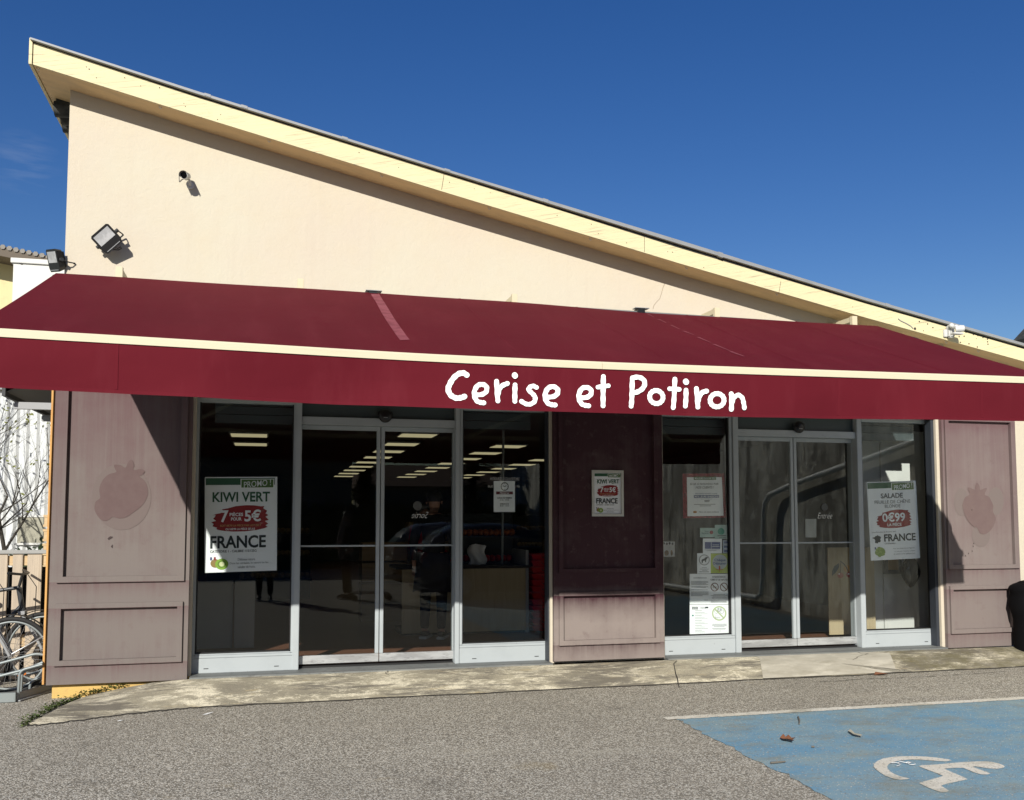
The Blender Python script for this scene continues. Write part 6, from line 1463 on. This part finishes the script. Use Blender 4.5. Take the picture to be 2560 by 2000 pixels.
m = MB(); m.tube([(1.50, -9.60, 1.28), (1.46, -9.58, 1.0), (1.50, -9.57, .62)], [.05, .07, .055], 8); m.tube([(1.62, -9.62, 1.30), (1.5, -9.60, 1.34), (1.55, -9.82, 1.32)], .05, 8); obj('scarf', m, M_SCARF, pc)
sc_ = thing('shopping_cart', 'empty wire shopping cart in the car park facing the shop', 'shopping cart', (2.0, -9.4, GZ))
m = MB(); c0 = Vector((2.05, -9.35, GZ)); bot = [(-.30, -.22, .42), (.30, -.18, .50), (.30, .18, .50), (-.30, .22, .42)]; topc = [(-.40, -.28, .95), (.42, -.22, .92), (.42, .22, .92), (-.40, .28, .95)]
for k in range(4):
    a, b, c, d = [Vector(v) for v in (bot[k], bot[(k + 1) % 4], topc[(k + 1) % 4], topc[k])]
    for t in [i / 9 for i in range(10)]: m.tube([c0 + a.lerp(b, t), c0 + d.lerp(c, t)], .003, 4, False)
    for t in (0, .25, .5, .75, 1): m.tube([c0 + a.lerp(d, t), c0 + b.lerp(c, t)], .004 if t not in (0, 1) else .008, 5, False)
obj('basket', m, M_GALV, sc_)
m = MB()
for sg in (-1, 1): m.tube([c0 + Vector((-.40, sg * .27, .95)), c0 + Vector((-.42, sg * .26, .35)), c0 + Vector((-.36, sg * .25, .15)), c0 + Vector((.36, sg * .17, .13))], .012, 6)
m.tube([c0 + Vector((-.5, -.28, .98)), c0 + Vector((-.5, .28, .98))], .015, 8); obj('chassis', m, M_GALV, sc_)
for dx, dy in ((-.34, -.25), (-.34, .25), (.34, -.17), (.34, .17)):
    m = MB(); m.tube([c0 + Vector((dx, dy - .015, .062)), c0 + Vector((dx, dy + .015, .062))], .06, 14); obj('wheel', m, M_TYRE, sc_)

# ================================================================== ACROSS THE CAR PARK (seen in the glass)
pwall = thing('boundary_wall', 'tall old rendered wall along the right side of the car park', 'wall', (8.9, -8, GZ))
m = MB(); m.box(8.76, 9.02, -26, -.95, GZ - .05, 4.3); obj('wall', m, M_CWALL, pwall)
dp = MB(); dp.tube([(8.62, -1.2, 2.56), (8.62, -2.88, 2.28), (8.62, -4.69, 2.0), (8.62, -5.46, 1.84), (8.62, -5.60, 1.70), (8.62, -5.66, 1.5), (8.62, -5.74, .30), (8.62, -5.80, .08), (8.62, -5.95, .01), (8.62, -8.87, -.03), (8.62, -18, -.06)], .048, 12)
single('downpipe', dp, M_PIPE, 'grey downpipe running along the boundary wall and down to the ground', 'pipe')
def car(x, y, ang, paint, label):
    r = thing('parked_car', label, 'car', (0, 0, 0), 'cars parked behind the photographer')
    def loft(secs, smooth=True):
        m = MB(); n = len(secs[0]); vs = [v for s_ in secs for v in s_]
        m.add(vs, [(i * n + k, i * n + (k + 1) % n, (i + 1) * n + (k + 1) % n, (i + 1) * n + k) for i in range(len(secs) - 1) for k in range(n)], smooth); m.add(secs[0][::-1], [list(range(n))]); m.add(secs[-1], [list(range(n))]); return m
    def sec(xp, hw, z0, z1, tuck=.06, n=16):
        o = []
        for k in range(n):
            a = 2 * PI * k / n; c, s_ = math.cos(a), math.sin(a); e = .42
            o.append((xp, hw * math.copysign(abs(c) ** e, c) * (1 - tuck * max(0, s_)), (z0 + z1) / 2 + (z1 - z0) / 2 * math.copysign(abs(s_) ** e, s_)))
        return o
    body = loft([sec(-2.02, .62, .42, .70), sec(-1.98, .74, .32, .92), sec(-1.85, .82, .26, .98), sec(-1.3, .87, .22, .99), sec(0, .88, .20, .97), sec(.9, .88, .20, .95), sec(1.5, .85, .22, .88), sec(1.9, .76, .26, .78), sec(2.05, .62, .34, .64)])
    cab = loft([sec(-1.92, .60, .93, .98), sec(-1.72, .64, .93, 1.26, .16), sec(-1.35, .66, .93, 1.46, .18), sec(-.6, .67, .93, 1.52, .18), sec(.0, .66, .93, 1.49, .18), sec(.45, .66, .93, 1.30, .18), sec(.95, .66, .90, .97, .12)])
    o = obj('body', body, paint, r); obj('roof', cab, paint, o)
    M_CG = mk('car_window_glass', (0.02, 0.028, 0.03), .06, 0, .6)
    for sg in (-1, 1):
        m = MB(); m.add([(-1.45, sg * .655, 1.02), (.62, sg * .665, 1.0), (.28, sg * .585, 1.36), (-.2, sg * .565, 1.43), (-1.2, sg * .565, 1.40)], [(0, 1, 2, 3, 4)]); obj('side_window', m, M_CG, r)
        m = MB(); m.ball((-1.93, sg * .62, .80), .13, 12, .6, .8, 1.2); obj('tail_light', m, mk('tail_light_red', (0.25, 0.01, 0.015), .15), r)
        m = MB(); m.ball((1.88, sg * .58, .66), .13, 12, 1.0, .9, .6); obj('headlight', m, M_CHROME, r)
        m = MB(); m.ball((.55, sg * .92, 1.02), .10, 10, .6, 1, .7); obj('wing_mirror', m, paint, r)
        for xw in (-1.25, 1.3):
            m = MB(); m.ring((xw, sg * .80, .31), (0, 1, 0), .24, .075, 28, 8, 1.2); w = obj('wheel', m, M_TYRE, r); m = MB(); m.tube([(xw, sg * .80 - .07, .31), (xw, sg * .80 + .07, .31)], .18, 20); obj('hub_cap', m, M_ALU_BARE, w)
    m = MB(); m.add([(-1.965, -.52, .99), (-1.965, .52, .99), (-1.56, .44, 1.36), (-1.56, -.44, 1.36)], [(0, 1, 2, 3)]); obj('rear_window', m, mk('painted_sky_glass', (0.30, 0.40, 0.40), .1, 0, .8), r)  # pale rear window colour stands in for the sky reflected in it
    m = MB(); m.add([(1.02, -.54, 1.0), (1.02, .54, 1.0), (.50, .46, 1.36), (.50, -.46, 1.36)], [(0, 1, 2, 3)]); obj('windscreen', m, M_CG, r)
    m = MB(); m.box(-2.055, -2.03, -.26, .26, .52, .63); obj('number_plate', m, M_WHITE, r)
    m = MB(); m.box(-2.04, 2.0, -.80, .80, .17, .24); obj('underbody', m, M_RUBBER, r)
    r.location = (x, y, GZ); r.rotation_euler = (0, 0, ang)
M_CARB = mk('black_car_paint', (0.035, 0.035, 0.04), .16, 0, .9); M_CARN = mk('navy_car_paint', (0.012, 0.018, 0.04), .12, 0, .7); M_CARG = mk('grey_car_paint', (0.22, 0.23, 0.25), .2, .2, .6)
car(5.0, -9.6, 0, M_CARB, 'black hatchback parked nearest to the shop, its rear to the left')
car(5.6, -12.6, R(2), M_CARN, 'dark blue car parked behind the black hatchback')
car(5.2, -15.6, R(-2), M_CARG, 'grey car parked furthest from the shop')
def house(x0, x1, y, d, h, rh, label, mat):
    r = thing('house', label, 'house', ((x0 + x1) / 2, y, GZ), 'houses across the car park')
    m = MB(); m.box(x0, x1, y - d, y, GZ, h); obj('wall', m, mat, r)
    m = MB(); m.add([(x0 - .4, y + .4, h), (x1 + .4, y + .4, h), (x1 + .4, y - d - .4, h), (x0 - .4, y - d - .4, h), (x0 - .4, y - d / 2, h + rh), (x1 + .4, y - d / 2, h + rh)], [(0, 1, 5, 4), (2, 3, 4, 5), (1, 2, 5), (3, 0, 4), (3, 2, 1, 0)]); ro_ = obj('roof', m, M_ROOFT, r)
    m = MB(); cx = x0 + (x1 - x0) * .7; m.box(cx, cx + .6, y - d / 2 - .3, y - d / 2 + .3, h + rh * .5, h + rh + .8); obj('chimney', m, M_HOUSE, ro_)
    n = max(2, int((x1 - x0) / 2.6))
    for fl_ in range(2 if h > 4.5 else 1):
        for k in range(n):
            x = x0 + (x1 - x0) * (k + .5) / n; z = 1.0 + fl_ * 2.7; m = MB(); m.box(x - .5, x + .5, y, y + .03, z, z + 1.25); w = obj('window', m, M_CARG, r)
            m = MB(); m.box(x - .98, x - .52, y + .001, y + .05, z, z + 1.25); m.box(x + .52, x + .98, y + .001, y + .05, z, z + 1.25); m.box(x - .55, x + .55, y, y + .12, z - .1, z - .005); obj('shutters', m, M_SHUTTER, w)
house(-30, -14, -30, 9, 5.6, 2.2, 'wide two storey house, leftmost across the car park', M_HOUSE)
house(-12, 3.2, -27, 9, 5.6, 2.4, 'two storey house straight across the car park', mk('house_ochre', (0.34, 0.27, 0.19), .9))
house(4.5, 12, -33, 8, 2.9, 1.2, 'low house across the car park beside the conifers', M_HOUSE)
house(14, 30, -31, 9, 5.4, 2.2, 'two storey house behind the boundary wall', M_HOUSE)
def conifer(x, y, h, seed, label):
    t = thing('pine_tree', label, 'tree', (x, y, GZ), 'trees across the car park'); rg = random.Random(seed)
    m = MB(); m.tube([(x, y, GZ), (x + .1, y, h * .5), (x, y, h)], [.2, .13, .03], 8); obj('trunk', m, M_BARK, t)
    m = MB()
    for k in range(2600):
        f = rg.random() ** .7; z = h * (.18 + .82 * f); rr = (1 - f) * h * .30 * (.55 + .45 * math.sin(z * 5.5)) + .12; a = rg.uniform(0, 6.28); q = rr * rg.random() ** .5
        c = Vector((x + q * math.cos(a), y + q * math.sin(a), z - q * .18)); u = Vector((math.cos(a), math.sin(a), rg.uniform(-.4, .3))).normalized() * rg.uniform(.14, .3); v = u.cross(Vector((rg.uniform(-.5, .5), 0, 1))).normalized() * .06
        m.add([c - u, c + v, c + u, c - v], [(0, 1, 2, 3)])
    obj('crown', m, M_FOL, t)
conifer(7.6, -26, 6.4, 3, 'spreading dark conifer across the car park'); conifer(10.6, -24, 6.8, 4, 'second dark conifer nearer to the boundary wall'); conifer(3.9, -29, 4.4, 5, 'small conifer beside the house across the car park')
hd = thing('garden_hedge', 'dark clipped hedge across the car park', 'hedge', (-4, -22, GZ)); m = MB(); rg = random.Random(14)
for k in range(5200):
    c = Vector((rg.uniform(-24, 8.6), -22 + rg.uniform(-.5, .5), GZ + rg.random() ** .6 * 2.1)); u = Vector((rg.uniform(-1, 1), rg.uniform(-1, 1), rg.uniform(-1, 1))).normalized() * .17; v = u.cross(Vector((rg.random(), rg.random(), 1))).normalized() * .12
    m.add([c - u, c + v, c + u, c - v], [(0, 1, 2, 3)])
m.box(-24, 8.6, -22.35, -21.75, GZ, 1.75); obj('foliage', m, M_FOL, hd)

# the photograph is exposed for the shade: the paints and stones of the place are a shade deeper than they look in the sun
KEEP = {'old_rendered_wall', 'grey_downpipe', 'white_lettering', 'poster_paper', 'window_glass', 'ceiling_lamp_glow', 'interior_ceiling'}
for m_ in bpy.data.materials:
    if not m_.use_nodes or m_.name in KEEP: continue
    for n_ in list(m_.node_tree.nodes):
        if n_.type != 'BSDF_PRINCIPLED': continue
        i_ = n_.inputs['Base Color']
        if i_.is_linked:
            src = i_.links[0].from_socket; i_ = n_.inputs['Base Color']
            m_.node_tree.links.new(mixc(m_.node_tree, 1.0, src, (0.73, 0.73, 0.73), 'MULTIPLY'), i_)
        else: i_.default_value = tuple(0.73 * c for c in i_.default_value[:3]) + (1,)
